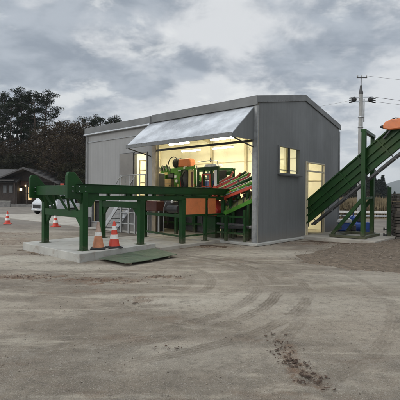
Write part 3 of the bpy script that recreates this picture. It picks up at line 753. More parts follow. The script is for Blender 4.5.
# ------------------------------------------------------------------ mill machine on its raised frame
ML = Thing('log_mill', 'tall green log processing machine with orange hood on a raised frame inside the shed', 'machine', (4.6,2.2,.085))
for z_, h in ((1.55,.16),(1.0,.1),(.4,.08)):
    for v_ in (1.35,2.75):
        mb = ML.mb(); mb.box(2.7,6.6,v_-.06,v_+.06,z_,z_+h); ML.part('base_beam', mb, g)
for u_ in (2.75,3.9,5.0,6.5):
    for v_ in (1.35,2.75):
        mb = ML.mb(); mb.box(u_-.07,u_+.07,v_-.058,v_+.058,.09,1.55); ML.part('leg', mb, g)
mb = ML.mb(); mb.box(2.7,6.6,1.42,2.68,1.66,1.70); ML.part('deck_plate', mb, M['darksteel'])
mb = ML.mb(); mb.box(3.0,4.8,1.5,2.6,.5,1.4); ML.part('drive_box', mb, M['darkred'], bevel=.02)
mb = ML.mb(); mb.box(5.2,6.3,1.5,2.5,.3,1.3); ML.part('sump', mb, M['darksteel'], bevel=.02)
mb = ML.mb(); mb.box(2.8,4.95,1.40,1.44,.14,1.52); ML.part('shade_skirt', mb, M['darksteel'])  # added dark sheet, stands in for the deep shade below the machine
mb = ML.mb(); mb.box(5.05,6.5,1.40,1.44,.16,1.50); ML.part('shade_skirt', mb, M['black'])  # second added sheet, black in place of shade
for i in range(7):
    u_ = 2.95+i*.5; mb = ML.mb(); mb.cyl((u_,1.32,.35),(u_+.1,1.30,1.5),.03+.012*(i%3),n=8); ML.part('standpipe', mb, M['darksteel'] if i%2 else g, smooth=True)
rq = random.Random(4)
for i in range(34):
    u_ = rq.uniform(2.75,6.4); v_ = rq.uniform(2.0,2.7); z_ = rq.uniform(1.72,2.5); w_ = rq.uniform(.05,.22); h_ = rq.uniform(.06,.30)
    mb = ML.mb()
    if i%3 == 0: mb.cyl((u_,v_,z_),(u_+w_*1.6,v_,z_),h_*.35,n=12)
    else: mb.box(u_-w_,u_+w_,v_-.06,v_+.06,z_,z_+h_)
    ML.part('fitting', mb, [g,M['green2'],M['darksteel'],M['railwhite'],g,M['black']][i%6], bevel=.008)
for i in range(12):
    u_ = rq.uniform(2.9,6.2); z_ = rq.uniform(1.9,2.6); mb = ML.mb()
    mb.tube([(u_,1.9,1.75),(u_+.05,1.8,z_),(u_+rq.uniform(.1,.3),1.85,z_+.1),(u_+.35,2.0,z_-.3)],.014,5); ML.part('hose', mb, M['black'])
for u_ in (2.85,3.3,3.75,4.3,5.3,5.9,6.4):
    mb = ML.mb(); mb.box(u_-.03,u_+.03,2.60,2.66,1.70,2.75); ML.part('back_post', mb, g)
mb = ML.mb(); mb.box(2.8,6.45,2.60,2.66,2.70,2.78); ML.part('back_rail', mb, g)
mb = ML.mb(); mb.box(2.85,5.0,2.62,2.64,1.72,2.45); ML.part('back_sheet', mb, M['darksteel'])
# orange hood with rounded shoulders
prof = [(4.26,2.86),(4.26,3.06),(4.31,3.16),(4.40,3.21),(4.92,3.21),(5.0,3.18),(5.02,2.86)]
mb = ML.mb(); mb.prism(prof, 1.45, 1.78, 'y'); ML.part('hood', mb, M['orange'], bevel=.03)
mb = ML.mb(); mb.box(4.0,5.0,1.40,1.452,2.74,2.84); ML.part('hood_rail', mb, M['green2'])
# motor with cooling fins and hose loop
mb = ML.mb(); mb.cyl((5.06,1.7,3.05),(5.40,1.7,3.05),.20,n=20); mt = ML.part('motor', mb, M['black'], smooth=True)
for i in range(5): 
    mb = ML.mb(); mb.cyl((5.10+i*.06,1.7,3.05),(5.12+i*.06,1.7,3.05),.225,n=20); ML.part('fin', mb, M['darksteel'], parent=mt)
mb = ML.mb(); mb.tube([(5.45+.32*math.cos(a_)-.06, 1.55, 3.0+.33*math.sin(a_)) for a_ in [R(x) for x in range(0,215,15)]], .022, 7); ML.part('hose', mb, M['black'], smooth=True)
# green carriage blocks, tanks and pipework
for (u0,u1,v0,v1,z0,z1,k) in ((4.95,5.55,1.5,2.1,2.60,2.82,'green2'),(4.85,5.25,1.45,1.9,1.70,2.60,'green2'),(5.55,6.25,1.6,2.1,2.45,2.78,'green2'),
                             (5.0,5.4,1.9,2.4,1.70,2.55,'darksteel'),(5.95,6.2,1.55,1.9,2.78,2.95,'green'),(4.45,4.85,1.75,2.2,1.7,2.75,'white'),
                             (5.28,5.62,1.42,1.6,2.40,2.58,'darksteel'),(5.62,6.28,1.58,1.78,2.32,2.45,'green')):
    mb = ML.mb(); mb.box(u0,u1,v0,v1,z0,z1); ML.part('carriage_block', mb, M[k], bevel=.02)
mb = ML.mb(); mb.box(5.42,6.30,1.43,1.9,1.70,2.36); cr = ML.part('wooden_box', mb, M['wood'], bevel=.006)
for z_ in (1.92,2.14): 
    mb = ML.mb(); mb.box(5.42,6.30,1.415,1.43,z_,z_+.02); ML.part('batten', mb, M['brownpost'], parent=cr)
for i in range(9):
    u_ = 5.5+i*.095; z_ = 2.8+.07*(i%3)
    mb = ML.mb(); mb.tube([(u_,1.52,2.70),(u_+.02,1.48,z_+.02),(u_+.09,1.5,z_+.06),(u_+.12,1.56,z_-.05)],.016,5); ML.part('hydraulic_pipe', mb, M['railwhite'] if i%2 else M['black'])
mb = ML.mb(); mb.cyl((5.05,1.44,2.25),(5.05,1.38,2.25),.07,n=12); ML.part('gauge', mb, M['white'])
# dark upright motor wrapped in hoses with a pale cap
mb = ML.mb(); mb.lathe((4.58,1.50,1.95),[(.10,0),(.15,.08),(.17,.35),(.16,.6),(.11,.72),(.08,.78)],18); um = ML.part('upright_motor', mb, M['darksteel'], smooth=True)
mb = ML.mb(); mb.lathe((4.58,1.50,2.75),[(.07,0),(.115,.02),(.115,.09),(.06,.13)],16); ML.part('motor_cap', mb, M['white'], parent=um, smooth=True)
for i in range(4):
    mb = ML.mb(); s = .05*i; mb.tube([(4.52+s,1.36,2.62-s),(4.66+s*.5,1.30,2.4),(4.56+s,1.32,2.1),(4.72,1.40,1.85)],.02,6); ML.part('hose', mb, M['black'] if i<3 else M['redorange'], parent=um, smooth=True)
for i in range(10):
    u_ = rq.uniform(2.9,6.0) if 0 else 2.9+i*.34; mb = ML.mb()
    mb.tube([(u_,1.43,1.75),(u_+.06,1.38,1.95+.05*(i%4)),(u_+.2,1.38,2.0+.06*(i%3)),(u_+.3,1.44,1.74)],.012,5); ML.part('cable', mb, M['black'] if i%3 else M['redorange'])
for i, (u_,z_,w_,h_,k_) in enumerate(((5.15,2.45,.06,.05,'white'),(4.98,2.05,.05,.07,'yellow'),(5.75,2.60,.10,.05,'yellow'),(4.9,2.70,.08,.03,'white'))):
    mb = ML.mb(); mb.box(u_-w_,u_+w_,1.435,1.449,z_-h_,z_+h_); ML.part('marker_plate', mb, M[k_])
for i in range(6):
    u_ = 4.1+i*.36; mb = ML.mb(); mb.box(u_-.05,u_+.05,1.50,1.60,1.70,2.62+.1*(i%3)); ML.part('upright', mb, M['green2'] if i%2 else g, bevel=.006)
# cream panel with a red brown plate
mb = ML.mb(); mb.box(4.06,4.40,1.46,1.56,1.88,2.72); yp = ML.part('side_panel', mb, M['yellow'], bevel=.008)
mb = ML.mb(); mb.box(4.13,4.24,1.445,1.458,1.98,2.62); ML.part('name_plate', mb, M['darkred'], parent=yp)
mb = ML.mb(); mb.box(4.02,4.05,1.44,1.56,1.85,2.78); ML.part('edge_strip', mb, M['green2'], parent=yp)
for i in range(6):
    u_ = 3.95+i*.13; mb = ML.mb(); mb.cyl((u_,1.5,2.72),(u_,1.5,2.88+.03*(i%2)),.035,.025,8); ML.part('valve', mb, M['green2'] if i%3 else M['railwhite'])
# glazed green cab at the right end
CB = Thing('operator_cab', 'green framed operator cab with pale glazing right of the orange hood', 'cab', (3.3,2.0,1.7))
mb = CB.mb(); mb.box(2.80,3.95,1.50,2.5,1.70,1.76); CB.part('floor', mb, g)
for u_ in (2.84,3.22,3.60,3.90):
    for v_ in (1.54,2.46):
        mb = CB.mb(); mb.box(u_-.035,u_+.035,v_-.035,v_+.035,1.76,2.76); CB.part('post', mb, g)
mb = CB.mb(); mb.box(2.80,3.94,1.50,1.58,2.68,2.80); mb.box(2.80,3.94,2.42,2.5,2.68,2.80); CB.part('roof_beam', mb, g)
mb = CB.mb(); mb.prism([(2.92,2.80),(2.98,2.90),(3.08,2.93),(3.55,2.91),(3.62,2.80)], 1.56, 2.0, 'y'); CB.part('roof', mb, M['galv'], bevel=.01)
mb = CB.mb(); mb.box(2.88,3.02,1.515,1.525,2.0,2.66); CB.part('pane', mb, M['white'])
mb = CB.mb(); mb.box(3.26,3.56,1.53,1.54,1.8,2.6); CB.part('pane', mb, M['glass'])
mb = CB.mb(); mb.box(3.10,3.9,2.1,2.3,1.8,2.6); CB.part('dark_back_panel', mb, M['darksteel'])
mb = CB.mb(); frame_rect(mb,'front',3.24,3.60,2.02,2.46,.05,1.46,1.50); CB.part('guard_frame', mb, M['redorange'], bevel=.004)
mb = CB.mb(); mb.tube([(3.9,1.5,3.02),(3.1,1.5,3.06),(2.86,1.5,3.02),(2.80,1.5,2.8)],.02,6); CB.part('roof_rail', mb, M['galv'])
mb = CB.mb(); mb.cyl((3.25,1.56,3.0),(3.25,1.56,3.17),.03,n=8); CB.part('beacon', mb, M['darksteel'])
mb = CB.mb(); mb.box(3.4,3.8,1.7,2.1,1.76,2.25); CB.part('console', mb, M['blue'], bevel=.02)

# ------------------------------------------------------------------ big inclined conveyor out of the gable
GC = Thing('inclined_conveyor', 'big dark green inclined conveyor rising out of the gable doorway', 'conveyor', (-1.5,4.3,.11))
p0, p1 = (.75, .435), (-4.9, 5.07)      # (u, z) of the belt line
dx, dz = p1[0]-p0[0], p1[1]-p0[1]; ln = math.hypot(dx, dz); nx, nz = dz/ln, -dx/ln
if nz < 0: nx, nz = -nx, -nz
def cp(f, h, v): return (p0[0]+dx*f+nx*h, v, p0[1]+dz*f+nz*h)
gc = M['gconv']
for v_ in (3.74, 4.86):
    s = -1 if v_ < 4 else 1
    hc, hh = (.0, .70) if s < 0 else (.14, .42)
    mb = GC.mb(); mb.bar(cp(0,hc,v_), cp(1,hc,v_), .04, hh, up=(nx,0,nz)); sp_ = GC.part('side_plate', mb, gc, bevel=.004)
    for h_ in ((.355,.10,-.12,-.345) if s < 0 else (.355,-.05)):
        mb = GC.mb(); mb.bar(cp(0,h_,v_+s*.055), cp(1,h_,v_+s*.055), .065, .045, up=(nx,0,nz)); GC.part('flange', mb, gc, parent=sp_)
    for i in range(9):
        f = .04+i*.118
        mb = GC.mb(); mb.bar(cp(f,-.32 if s<0 else -.04,v_+s*.05), cp(f,.33,v_+s*.05), .05, .05); GC.part('rib', mb, gc, parent=sp_)
mb = GC.mb(); mb.bar(cp(0,.10,4.3), cp(.995,.10,4.3), 1.06, .03, up=(nx,0,nz)); GC.part('trough', mb, gc)
mb = GC.mb(); mb.bar(cp(.0,.14,4.3), cp(.99,.14,4.3), .84, .02, up=(nx,0,nz)); GC.part('belt', mb, M['black'])
for v_ in (3.76,3.98):
    mb = GC.mb(); mb.bar(cp(.10,-.50,v_), cp(1,-.50,v_), .05, .075, up=(nx,0,nz)); GC.part('return_rail', mb, M['darksteel'])
for i in range(9):
    f = .13+i*.1
    mb = GC.mb(); mb.bar(cp(f,-.50,3.76), cp(f,-.33,3.76), .03, .03); GC.part('hanger', mb, M['darksteel'])
    mb = GC.mb(); mb.cyl(cp(f,-.50,3.79), cp(f,-.50,3.95), .04, n=10); GC.part('idler', mb, M['galv'], smooth=True)
mb = GC.mb(); mb.cyl(cp(0,.0,3.72), cp(0,.0,4.88), .22, n=18); GC.part('tail_drum', mb, M['darksteel'], smooth=True)
mb = GC.mb(); mb.cyl(cp(1,-.15,3.7), cp(1,-.15,4.9), .25, n=18); GC.part('head_drum', mb, M['darksteel'], smooth=True)
for u_, v_ in ((.75,3.76),(.75,4.84)):
    mb = GC.mb(); mb.box(u_-.05,u_+.05,v_-.03,v_+.03,.09,.45); GC.part('leg', mb, gc)
# orange drive cover lying on the upper side
oc = [(-2.84,3.97),(-2.83,4.08),(-2.90,4.19),(-3.09,4.26),(-3.75,4.26),(-3.92,4.1),(-3.8,3.93),(-3.05,3.91)]
mb = GC.mb(); mb.prism(oc, 3.46, 3.66, 'y'); ocv = GC.part('drive_cover', mb, M['orange'], bevel=.03)
mb = GC.mb(); mb.cyl((-2.72,3.6,4.06),(-2.83,3.6,4.05),.035,.07,12); GC.part('cover_cap', mb, M['black'], parent=ocv)
mb = GC.mb(); mb.tube([(-2.95,3.6,4.22),(-3.1,3.6,4.28),(-3.2,3.6,4.31),(-3.35,3.6,4.28)],.018,6); GC.part('cover_rail', mb, M['black'], parent=ocv)
for u_, z0 in ((-3.0,3.70),(-3.6,4.1)):
    mb = GC.mb(); mb.bar((u_+.18,3.64,z0-.05),(u_-.1,3.60,3.98),.06,.05); GC.part('cover_bracket', mb, M['darksteel'], parent=ocv)

# support tower
TW = Thing('support_tower', 'dark green steel portal tower with diagonal braces carrying the big conveyor', 'support frame', (-1.7,4.6,.11))
pn = (-2.18,3.56); pf = (-1.87,5.45)
for (u_, v_), zt in ((pn, 3.93), (pf, 3.98)):
    w_ = .072
    mb = TW.mb(); mb.box(u_-w_,u_+w_,v_-w_*.9,v_+w_*.9,.22,zt); TW.part('post', mb, gc, bevel=.006)
mb = TW.mb(); mb.bar((pn[0],pn[1]-.08,3.98),(pf[0],pf[1]+.08,4.02),.15,.11); TW.part('head_beam', mb, gc, bevel=.005)
mb = TW.mb(); mb.tube([(pf[0],5.45,3.98),(-2.15,5.5,4.0),(-2.35,5.5,3.99),(-2.35,5.5,3.93),(-2.1,5.5,3.92)],.012,6); TW.part('lifting_eye', mb, M['galv'])
for (u_, v_) in (pn, pf):
    u1 = -1.05 if v_ < 4 else -.90
    mb = TW.mb(); mb.box(u_-.12, u1+.08, v_-.08, v_+.08, .125, .215); TW.part('base_beam', mb, gc, bevel=.004)
    mb = TW.mb(); mb.bar((u1,v_,.215),(u_+.05,v_,1.52),.11,.12); TW.part('brace', mb, gc, bevel=.004)
mb = TW.mb(); mb.box(-2.20,-2.05,pn[1]+.08,pf[1]-.08,.125,.205); mb.box(-1.10,-.98,pn[1]+.08,pf[1]-.08,.125,.205); TW.part('base_beam', mb, gc)
mb = TW.mb(); mb.bar((pn[0],pn[1],1.55),(pf[0],pf[1],1.60),.07,.08); TW.part('tie_beam', mb, gc)
mb = TW.mb(); mb.bar((pn[0]-.0,3.58,1.35),(pn[0],3.58,2.02),.05,.2); TW.part('carrier_plate', mb, gc)

# blue compressor behind the tower
BC = Thing('air_compressor', 'blue compressor with round tank standing behind the tower foot', 'compressor', (6.85,17.6,0), frame=False, rz=R(-12)); BC.o.scale = (.78,.8,.88)
mb = BC.mb(); mb.lathe((-.5,0,.36),[(.02,0),(.14,.02),(.22,.08),(.25,.16),(.25,1.05),(.22,1.13),(.14,1.19),(.02,1.21)],22,'x'); BC.part('tank', mb, M['blue'], smooth=True)
for x_ in (-.3,.5):
    mb = BC.mb(); mb.cyl((x_,-.26,.12),(x_,-.20,.12),.12,n=16); mb.cyl((x_,.20,.12),(x_,.26,.12),.12,n=16); BC.part('wheel', mb, M['black'])
mb = BC.mb(); mb.cyl((-.30,-.02,.72),(.02,-.02,.72),.15,n=16); BC.part('motor', mb, M['blue'], smooth=True)
mb = BC.mb(); mb.box(.12,.50,-.14,.14,.60,.92); BC.part('pump', mb, M['darksteel'], bevel=.02)
mb = BC.mb(); mb.lathe((.60,-.42,.30),[(.02,-.02),(.29,-.02),(.31,0),(.31,.05),(.29,.08),(.02,.08)],26,'y'); fl = BC.part('flywheel_guard', mb, M['blue'], smooth=True)
mb = BC.mb(); mb.tube([(-.5,0,.62),(-.72,0,.9),(-.4,0,1.0)],.022,6); BC.part('handle', mb, M['darksteel'])
EP = Thing('engine_pack', 'blue engine pack with white top cover left of the round blue tank', 'engine', (6.25,16.9,0), frame=False, rz=R(-20)); EP.o.scale = (.85,.9,.9)
mb = EP.mb(); mb.box(-.45,.45,-.22,.22,.12,.20); EP.part('skid', mb, M['darksteel'])
mb = EP.mb(); mb.box(-.42,.12,-.2,.2,.20,.58); EP.part('engine_block', mb, M['blue'], bevel=.04)
mb = EP.mb(); mb.box(.15,.42,-.17,.17,.20,.50); EP.part('alternator', mb, M['darksteel'], bevel=.04)
mb = EP.mb(); mb.prism([(-.50,.60),(-.46,.72),(.10,.80),(.22,.72),(.22,.60)],-.23,.23,'y'); EP.part('top_cover', mb, M['white'], bevel=.02)
mb = EP.mb(); mb.cyl((-.35,-.21,.36),(-.35,-.26,.36),.11,n=16); EP.part('fan', mb, M['darksteel'])
mb = EP.mb(); mb.tube([(.1,0,.7),(.3,0,.95),(.3,.0,1.12)],.03,8); EP.part('exhaust', mb, M['blue'])

# ------------------------------------------------------------------ cones
def cone(name, x, y, z, label, stripes, colour, group=None, rz=0, scale=1.0, base_mat='black'):
    t = Thing(name, label, 'traffic cone', (x,y,z), frame=False, rz=rz)
    if group: t.o['group'] = group
    def r(h): return .150 - (.150-.028)*(h/.66)
    mb = t.mb(); mb.box(-.19,.19,-.19,.19,0,.03); mb.lathe((0,0,.028),[(.17,0),(.16,.02)],24); t.part('base', mb, base_mat, bevel=.008)
    zs = [.045]+[s for st in stripes for s in st[:2]]+[.70]
    mb = t.mb()
    mb.mi = 0; mb.lathe((0,0,0.04),[(r(0),0),(r(.2),.2),(r(.4),.4),(r(.64),.64),(.02,.665)],28); t.part('cone_body', mb, colour, smooth=True)
    for (a_, b__, mm) in stripes:
        mb = t.mb(); mb.lathe((0,0,.04),[(r(a_)-.004,a_),(r(a_)+.0025,a_+.001),(r(b__)+.0025,b__-.001),(r(b__)-.004,b__)],28); t.part('band', mb, mm, smooth=True)
    t.o.scale = (scale,)*3
    return t
cone('traffic_cone', -2.655, 10.42, .20, 'faded orange cone with a pale worn top on the concrete pad', [(.30,.40,M['coneW']),(.405,.665,M['coneP'])], M['coneO'], rz=.2, base_mat=M['black'])
cone('traffic_cone', -2.29, 10.66, .20, 'red and white striped cone on the concrete pad beside the faded one', [(.20,.32,M['coneW']),(.44,.55,M['coneW'])], M['coneR'], rz=.5, base_mat=M['black'])
for (x,y,l,rz) in ((-10.48,21.7,'striped cone standing alone at the far left of the yard',.3),(-7.33,20.24,'striped cone seen between the legs of the log conveyor',.8)):
    c_ = cone('traffic_cone', x, y, 0.0, l, [(.16,.28,M['coneW']),(.40,.52,M['coneW'])], M['coneR'], rz=rz, base_mat=M['coneR'])

# ramp plate
RP = Thing('steel_ramp_plate', 'green chequered steel plate lying against the concrete pad', 'steel plate', (.7,-4.3,0))
P4 = [(1.16,-5.22,.045),(.00,-5.30,.075),(.14,-3.50,.060),(1.36,-3.22,.110)]
mb = RP.mb()
n_ = 10; vs = []
for j in range(n_+1):
    for i in range(n_+1):
        a_, b__ = i/n_, j/n_
        q0 = Vector(P4[0]).lerp(Vector(P4[1]), a_); q1 = Vector(P4[3]).lerp(Vector(P4[2]), a_); q = q0.lerp(q1, b__)
        q.z += .012*math.sin(a_*3+b__*5); vs.append(q)
top = vs; bot = [v-Vector((0,0,.012)) for v in vs]; N = len(top)
fs = []
for j in range(n_):
    for i in range(n_):
        k = j*(n_+1)+i; fs.append((k,k+1,k+n_+2,k+n_+1)); fs.append((N+k+n_+1,N+k+n_+2,N+k+1,N+k))
ring_ = [i for i in range(n_+1)]+[j*(n_+1)+n_ for j in range(1,n_+1)]+[n_*(n_+1)+i for i in range(n_-1,-1,-1)]+[j*(n_+1) for j in range(n_-1,0,-1)]
for a_, b__ in zip(ring_, ring_[1:]+ring_[:1]): fs.append((a_,b__,N+b__,N+a_))
mb.add(top+bot, fs); RP.part('sheet', mb, M['plate'])
for f in (.12,.5,.86):
    q0 = Vector(P4[0]).lerp(Vector(P4[3]), f); q1 = Vector(P4[1]).lerp(Vector(P4[2]), f)
    mb = RP.mb(); mb.bar((q0.x-.05,q0.y,.02),(q1.x+.06,q1.y,.022),.05,.035); RP.part('stiffener', mb, M['brownpost'])

# ------------------------------------------------------------------ soil, gravel, debris
def mound(name, pts, h, mt, seed, cell=.14, world=True, kind='stuff', label=None, cat=None):
    """low irregular heap inside a polygon"""
    xs_ = [p[0] for p in pts]; ys_ = [p[1] for p in pts]
    def dist_in(x, y):
        inside = False; d = 9e9; n = len(pts)
        for i in range(n):
            x1,y1 = pts[i]; x2,y2 = pts[(i+1)%n]
            if (y1>y)!=(y2>y) and x < (x2-x1)*(y-y1)/(y2-y1)+x1: inside = not inside
            dx_,dy_ = x2-x1,y2-y1; tt = max(0,min(1,((x-x1)*dx_+(y-y1)*dy_)/(dx_*dx_+dy_*dy_)))
            d = min(d, math.hypot(x-x1-dx_*tt, y-y1-dy_*tt))
        return d if inside else -d
    mb = MB(False); idx = {}
    nx_ = int((max(xs_)-min(xs_)+.6)/cell)+1; ny_ = int((max(ys_)-min(ys_)+.6)/cell)+1
    vs = []
    for j in range(ny_):
        for i in range(nx_):
            x = min(xs_)-.3+i*cell; y = min(ys_)-.3+j*cell
            d = dist_in(x, y) + noise.noise(Vector((x*1.7,y*1.7,seed)))*.22 + noise.noise(Vector((x*5,y*5,seed)))*.08
            z = -.03 + min(1, max(0, d+.05)/.6)**.7*h*(1+.5*noise.noise(Vector((x*1.1,y*1.1,seed+5)))) + (.02*noise.noise(Vector((x*6,y*6,seed))) if d > 0 else 0)
            if d <= -.05: z = -.045
            vs.append((x,y,z))
    fs = [(j*nx_+i,j*nx_+i+1,(j+1)*nx_+i+1,(j+1)*nx_+i) for j in range(ny_-1) for i in range(nx_-1)
          if max(vs[k][2] for k in (j*nx_+i,j*nx_+i+1,(j+1)*nx_+i+1,(j+1)*nx_+i)) > -.04]
    mb.add(vs, fs)
    o = mb.build(name, mt, recalc=False, smooth=True)
    return tag(o, label, cat, kind=kind), dist_in
M['gravel'] = mat('brown_gravel', (.150,.118,.088), .95, 0, .3, 9, (.24,.20,.155), .5, 1.0, 60, .02, .2)
M['soil'] = mat('dark_damp_soil', (.085,.058,.040), .92, 0, .3, 5, (.16,.12,.09), .4, 1.0, 50, .02, .2)
GP = [(2.45,9.75),(2.75,10.9),(3.45,12.0),(4.75,13.55),(6.1,14.4),(7.0,15.1),(8.4,16.4),(11,17.5),(11.5,10),(7.5,8.1),(4.6,8.35),(3.35,8.9)]
_, gin = mound('gravel', GP, .085, M['gravel'], 2.2, .13)
SP = [(.0,13.25),(-.1,12.95),(.75,12.45),(1.5,12.55),(1.3,12.85),(.7,13.2)]
def padpt(u, v): 
    q = fw(u, v); return (q[0], q[1])
_, _e1 = mound('soil', [padpt(*q) for q in ((4.7,-5.35),(4.35,-5.85),(3.2,-5.95),(2.6,-5.80),(3.2,-5.62),(4.3,-5.52))], .05, M['gravel'], 3.3, .07)
_, _e2 = mound('soil', [padpt(*q) for q in ((1.5,-2.9),(1.1,-2.6),(1.2,-1.0),(1.0,-.3),(1.30,-.3),(1.38,-1.5))], .035, M['soil'], 5.3, .07)
_, sin1 = mound('soil', SP, .045, M['soil'], 7.7, .08)
SP2 = [(2.65,13.35),(4.05,14.85),(5.0,14.35),(5.6,14.7),(6.2,14.4),(4.7,13.6),(3.7,13.3)]
SP2 = [(3.45,14.35),(4.15,15.0),(5.05,14.2),(6.0,13.9),(7.0,14.75),(7.2,14.5),(6.0,13.45),(4.9,13.75),(4.0,14.25)]
_, sin2 = mound('soil', SP2, .05, M['soil'], 9.1, .08)
# pebbles and bark crumbs
def pebbles(name, n, pick, smin, smax, mt, flat=.6, zoff=0.0):
    mb = MB(False); vs_, fs_ = mb.v, mb.f
    ico = [(0,0,1),(.89,0,.45),(.28,.85,.45),(-.72,.53,.45),(-.72,-.53,.45),(.28,-.85,.45),(.72,.53,-.45),(-.28,.85,-.45),(-.89,0,-.45),(-.28,-.85,-.45),(.72,-.53,-.45),(0,0,-1)]
    icf = [(0,1,2),(0,2,3),(0,3,4),(0,4,5),(0,5,1),(1,6,2),(2,7,3),(3,8,4),(4,9,5),(5,10,1),(6,7,2),(7,8,3),(8,9,4),(9,10,5),(10,6,1),(11,7,6),(11,8,7),(11,9,8),(11,10,9),(11,6,10)]
    for _ in range(n):
        x, y, z = pick(); s = smin+(smax-smin)*rnd.random()**3
        a = rnd.random()*6.28; ca, sa = math.cos(a), math.sin(a); ex = .6+rnd.random()*.8
        k = len(vs_)
        for (p,q,r_) in ico:
            j = 1+rnd.uniform(-.2,.2); X = p*s*ex*j; Y = q*s*j
            vs_.append((x+X*ca-Y*sa, y+X*sa+Y*ca, z+zoff+r_*s*flat*j))
        for f in icf: fs_.append([k+i for i in f]); mb.m.append(0)
    return tag(mb.build(name, mt, recalc=False), kind='stuff')
def shreds(name, n, pick, mt):
    """torn flat strips of bark, bent a little and lying at all angles"""
    mb = MB(False)
    for _ in range(n):
        x, y, z = pick(); L_ = rnd.uniform(.008,.05); w_ = L_*rnd.uniform(.12,.4); a = rnd.random()*6.283; ca, sa = math.cos(a), math.sin(a)
        k = len(mb.v); m_ = 4
        for i in range(m_):
            f = i/(m_-1)-.5; bend = rnd.uniform(-.25,.25)*w_*3; ww = w_*(1-1.2*abs(f))*rnd.uniform(.7,1.2)+.001
            h = .004+abs(rnd.gauss(0,.004))
            for s_ in (-1,1):
                px, py = f*L_, bend+s_*ww
                for dz in (0, .003): mb.v.append((x+px*ca-py*sa, y+px*sa+py*ca, z+h+dz))
        for i in range(m_-1):
            o = k+i*4
            mb.f += [[o+1,o+3,o+7,o+5],[o,o+4,o+6,o+2],[o,o+1,o+5,o+4],[o+2,o+6,o+7,o+3]]; mb.m += [0]*4
        mb.f += [[k,k+2,k+3,k+1]]; o = k+4*(m_-1); mb.f += [[o,o+1,o+3,o+2]]; mb.m += [0,0]
    return tag(mb.build(name, mt, recalc=False), kind='stuff')
def pick_gravel():
    while True:
        x, y = rnd.uniform(2.2,9.5), rnd.uniform(8,17)
        d = gin(x,y)
        if d > -.15 or rnd.random() < .03: return x, y, (.07 if d > .5 else max(.0,.07*max(0,d)/.5))
M['pebble'] = mat('grey_pebbles', (.185,.155,.122), .9, 0, .5, 14)
pebbles('pebble_scatter', 4200, pick_gravel, .005, .022, M['pebble'])
def pick_yard():
    y = 2.4+rnd.random()**1.5*16; x = rnd.uniform(-.62,.62)*y
    return x, y, -.006
pebbles('grit_scatter', 2600, pick_yard, .002, .008, M['pebble'])
M['crumb'] = mat('bark_crumbs', (.060,.036,.024), .95, 0, .5, 20)
CL = [(.88,4.1,.16,.45,60),(1.0,3.5,.15,.2,60),(.92,3.86,.12,.1,60),(-3.3,7.8,1.0,.25,110),(-1.6,7.5,.9,.22,90),(-.7,7.9,.4,.15,50),(.4,12.5,1.1,.4,120),(4.9,13.6,1.7,.5,150),(1.75,2.95,.1,.15,40),(-4.2,10.8,.8,.4,70),(-5.8,13.2,1.4,.8,90),(-.9,6.1,.25,.3,25),(-.35,4.2,.2,.1,12),(-8,16,2.5,1,90)]
CLW = [c for c in CL for _ in range(c[4])]
def pick_cl():
    c = rnd.choice(CLW); return c[0]+rnd.gauss(0,.5)*c[2], c[1]+rnd.gauss(0,.5)*c[3], -.004
pebbles('bark_crumbs', 1300, pick_cl, .002, .008, M['crumb'], .4)
shreds('bark_shreds', 700, pick_cl, M['crumb'])

# ------------------------------------------------------------------ stack of weathered timber + gate post at the right edge
WS = Thing('timber_stack', 'chest high stack of weathered boards at the right edge of the yard', 'timber stack', (8.3,15.6,0), frame=False, rz=R(-14))
M['oldwood'] = mat('weathered_boards', (.075,.064,.054), .88, 0, .3, 3, (.06,.05,.042), .5, .6, 25, .006)
M['oldwood2'] = mat('weathered_boards_pale', (.11,.096,.080), .88, 0, .3, 3, (.07,.06,.05), .5, .6, 25, .006)
for k in range(14):
    mb = WS.mb(); x0 = -.70+rnd.uniform(-.03,.04); z0 = k*.122
    y = -.62
    while y < .6:
        w_ = .16+rnd.random()*.05; mb.box(x0+rnd.uniform(-.03,.03), 1.9+rnd.uniform(-.1,.1), y, min(.62,y+w_)-.006, z0+.006+rnd.uniform(0,.006), z0+.108); y += w_
    WS.part('board_layer', mb, M['oldwood'] if k%3 else M['oldwood2'], bevel=.004)
mb = WS.mb(); mb.box(-.62,1.85,-.64,.64,1.72,1.76); WS.part('top_sheet', mb, M['oldwood2'])
mb = WS.mb(); mb.cyl((-.35,-.5,1.75),(-.35,-.5,2.07),.02,n=7); WS.part('marker_stake', mb, M['darksteel'])
GPt = Thing('gate_post', 'dark green steel gate post with hinge lugs beside the timber stack', 'post', (7.38,15.55,0), frame=False, rz=R(-14))
mb = GPt.mb(); mb.box(-.07,.07,-.06,.06,0,2.0); GPt.part('post', mb, M['gconv'], bevel=.006)
for z_ in (.12,.34):
    mb = GPt.mb(); mb.box(-.19,-.07,-.03,.03,z_,z_+.04); mb.cyl((-.17,0,z_-.03),(-.17,0,z_+.09),.025,n=8); GPt.part('hinge_lug', mb, M['black'])

# ------------------------------------------------------------------ utility pole and lines
UP = Thing('utility_pole', 'tall round concrete utility pole with switch gear behind the conveyor', 'utility pole', (11.22,28,0), frame=False)
mb = UP.mb(); mb.cyl((0,0,0),(0,0,9.0),.19,.125,20); UP.part('pole', mb, M['poleconc'], smooth=True)
mb = UP.mb(); mb.cyl((0,0,9.0),(0,0,10.05),.035,n=8); UP.part('top_rod', mb, M['darksteel'])
mb = UP.mb(); mb.bar((-.30,0,10.0),(.42,0,10.0),.06,.06); ta = UP.part('crossarm', mb, M['darksteel'])
for x_ in (-.25,.02,.38):
    mb = UP.mb(); mb.lathe((x_,0,10.02),[(.02,0),(.06,.03),(.03,.06),(.06,.09),(.02,.14)],10); UP.part('insulator', mb, M['poleconc'], parent=ta)
mb = UP.mb(); mb.cyl((0,0,9.0),(0,0,9.45),.12,.06,12); mb.cyl((0,0,8.85),(0,0,9.0),.15,n=12); UP.part('collar', mb, M['darksteel'])
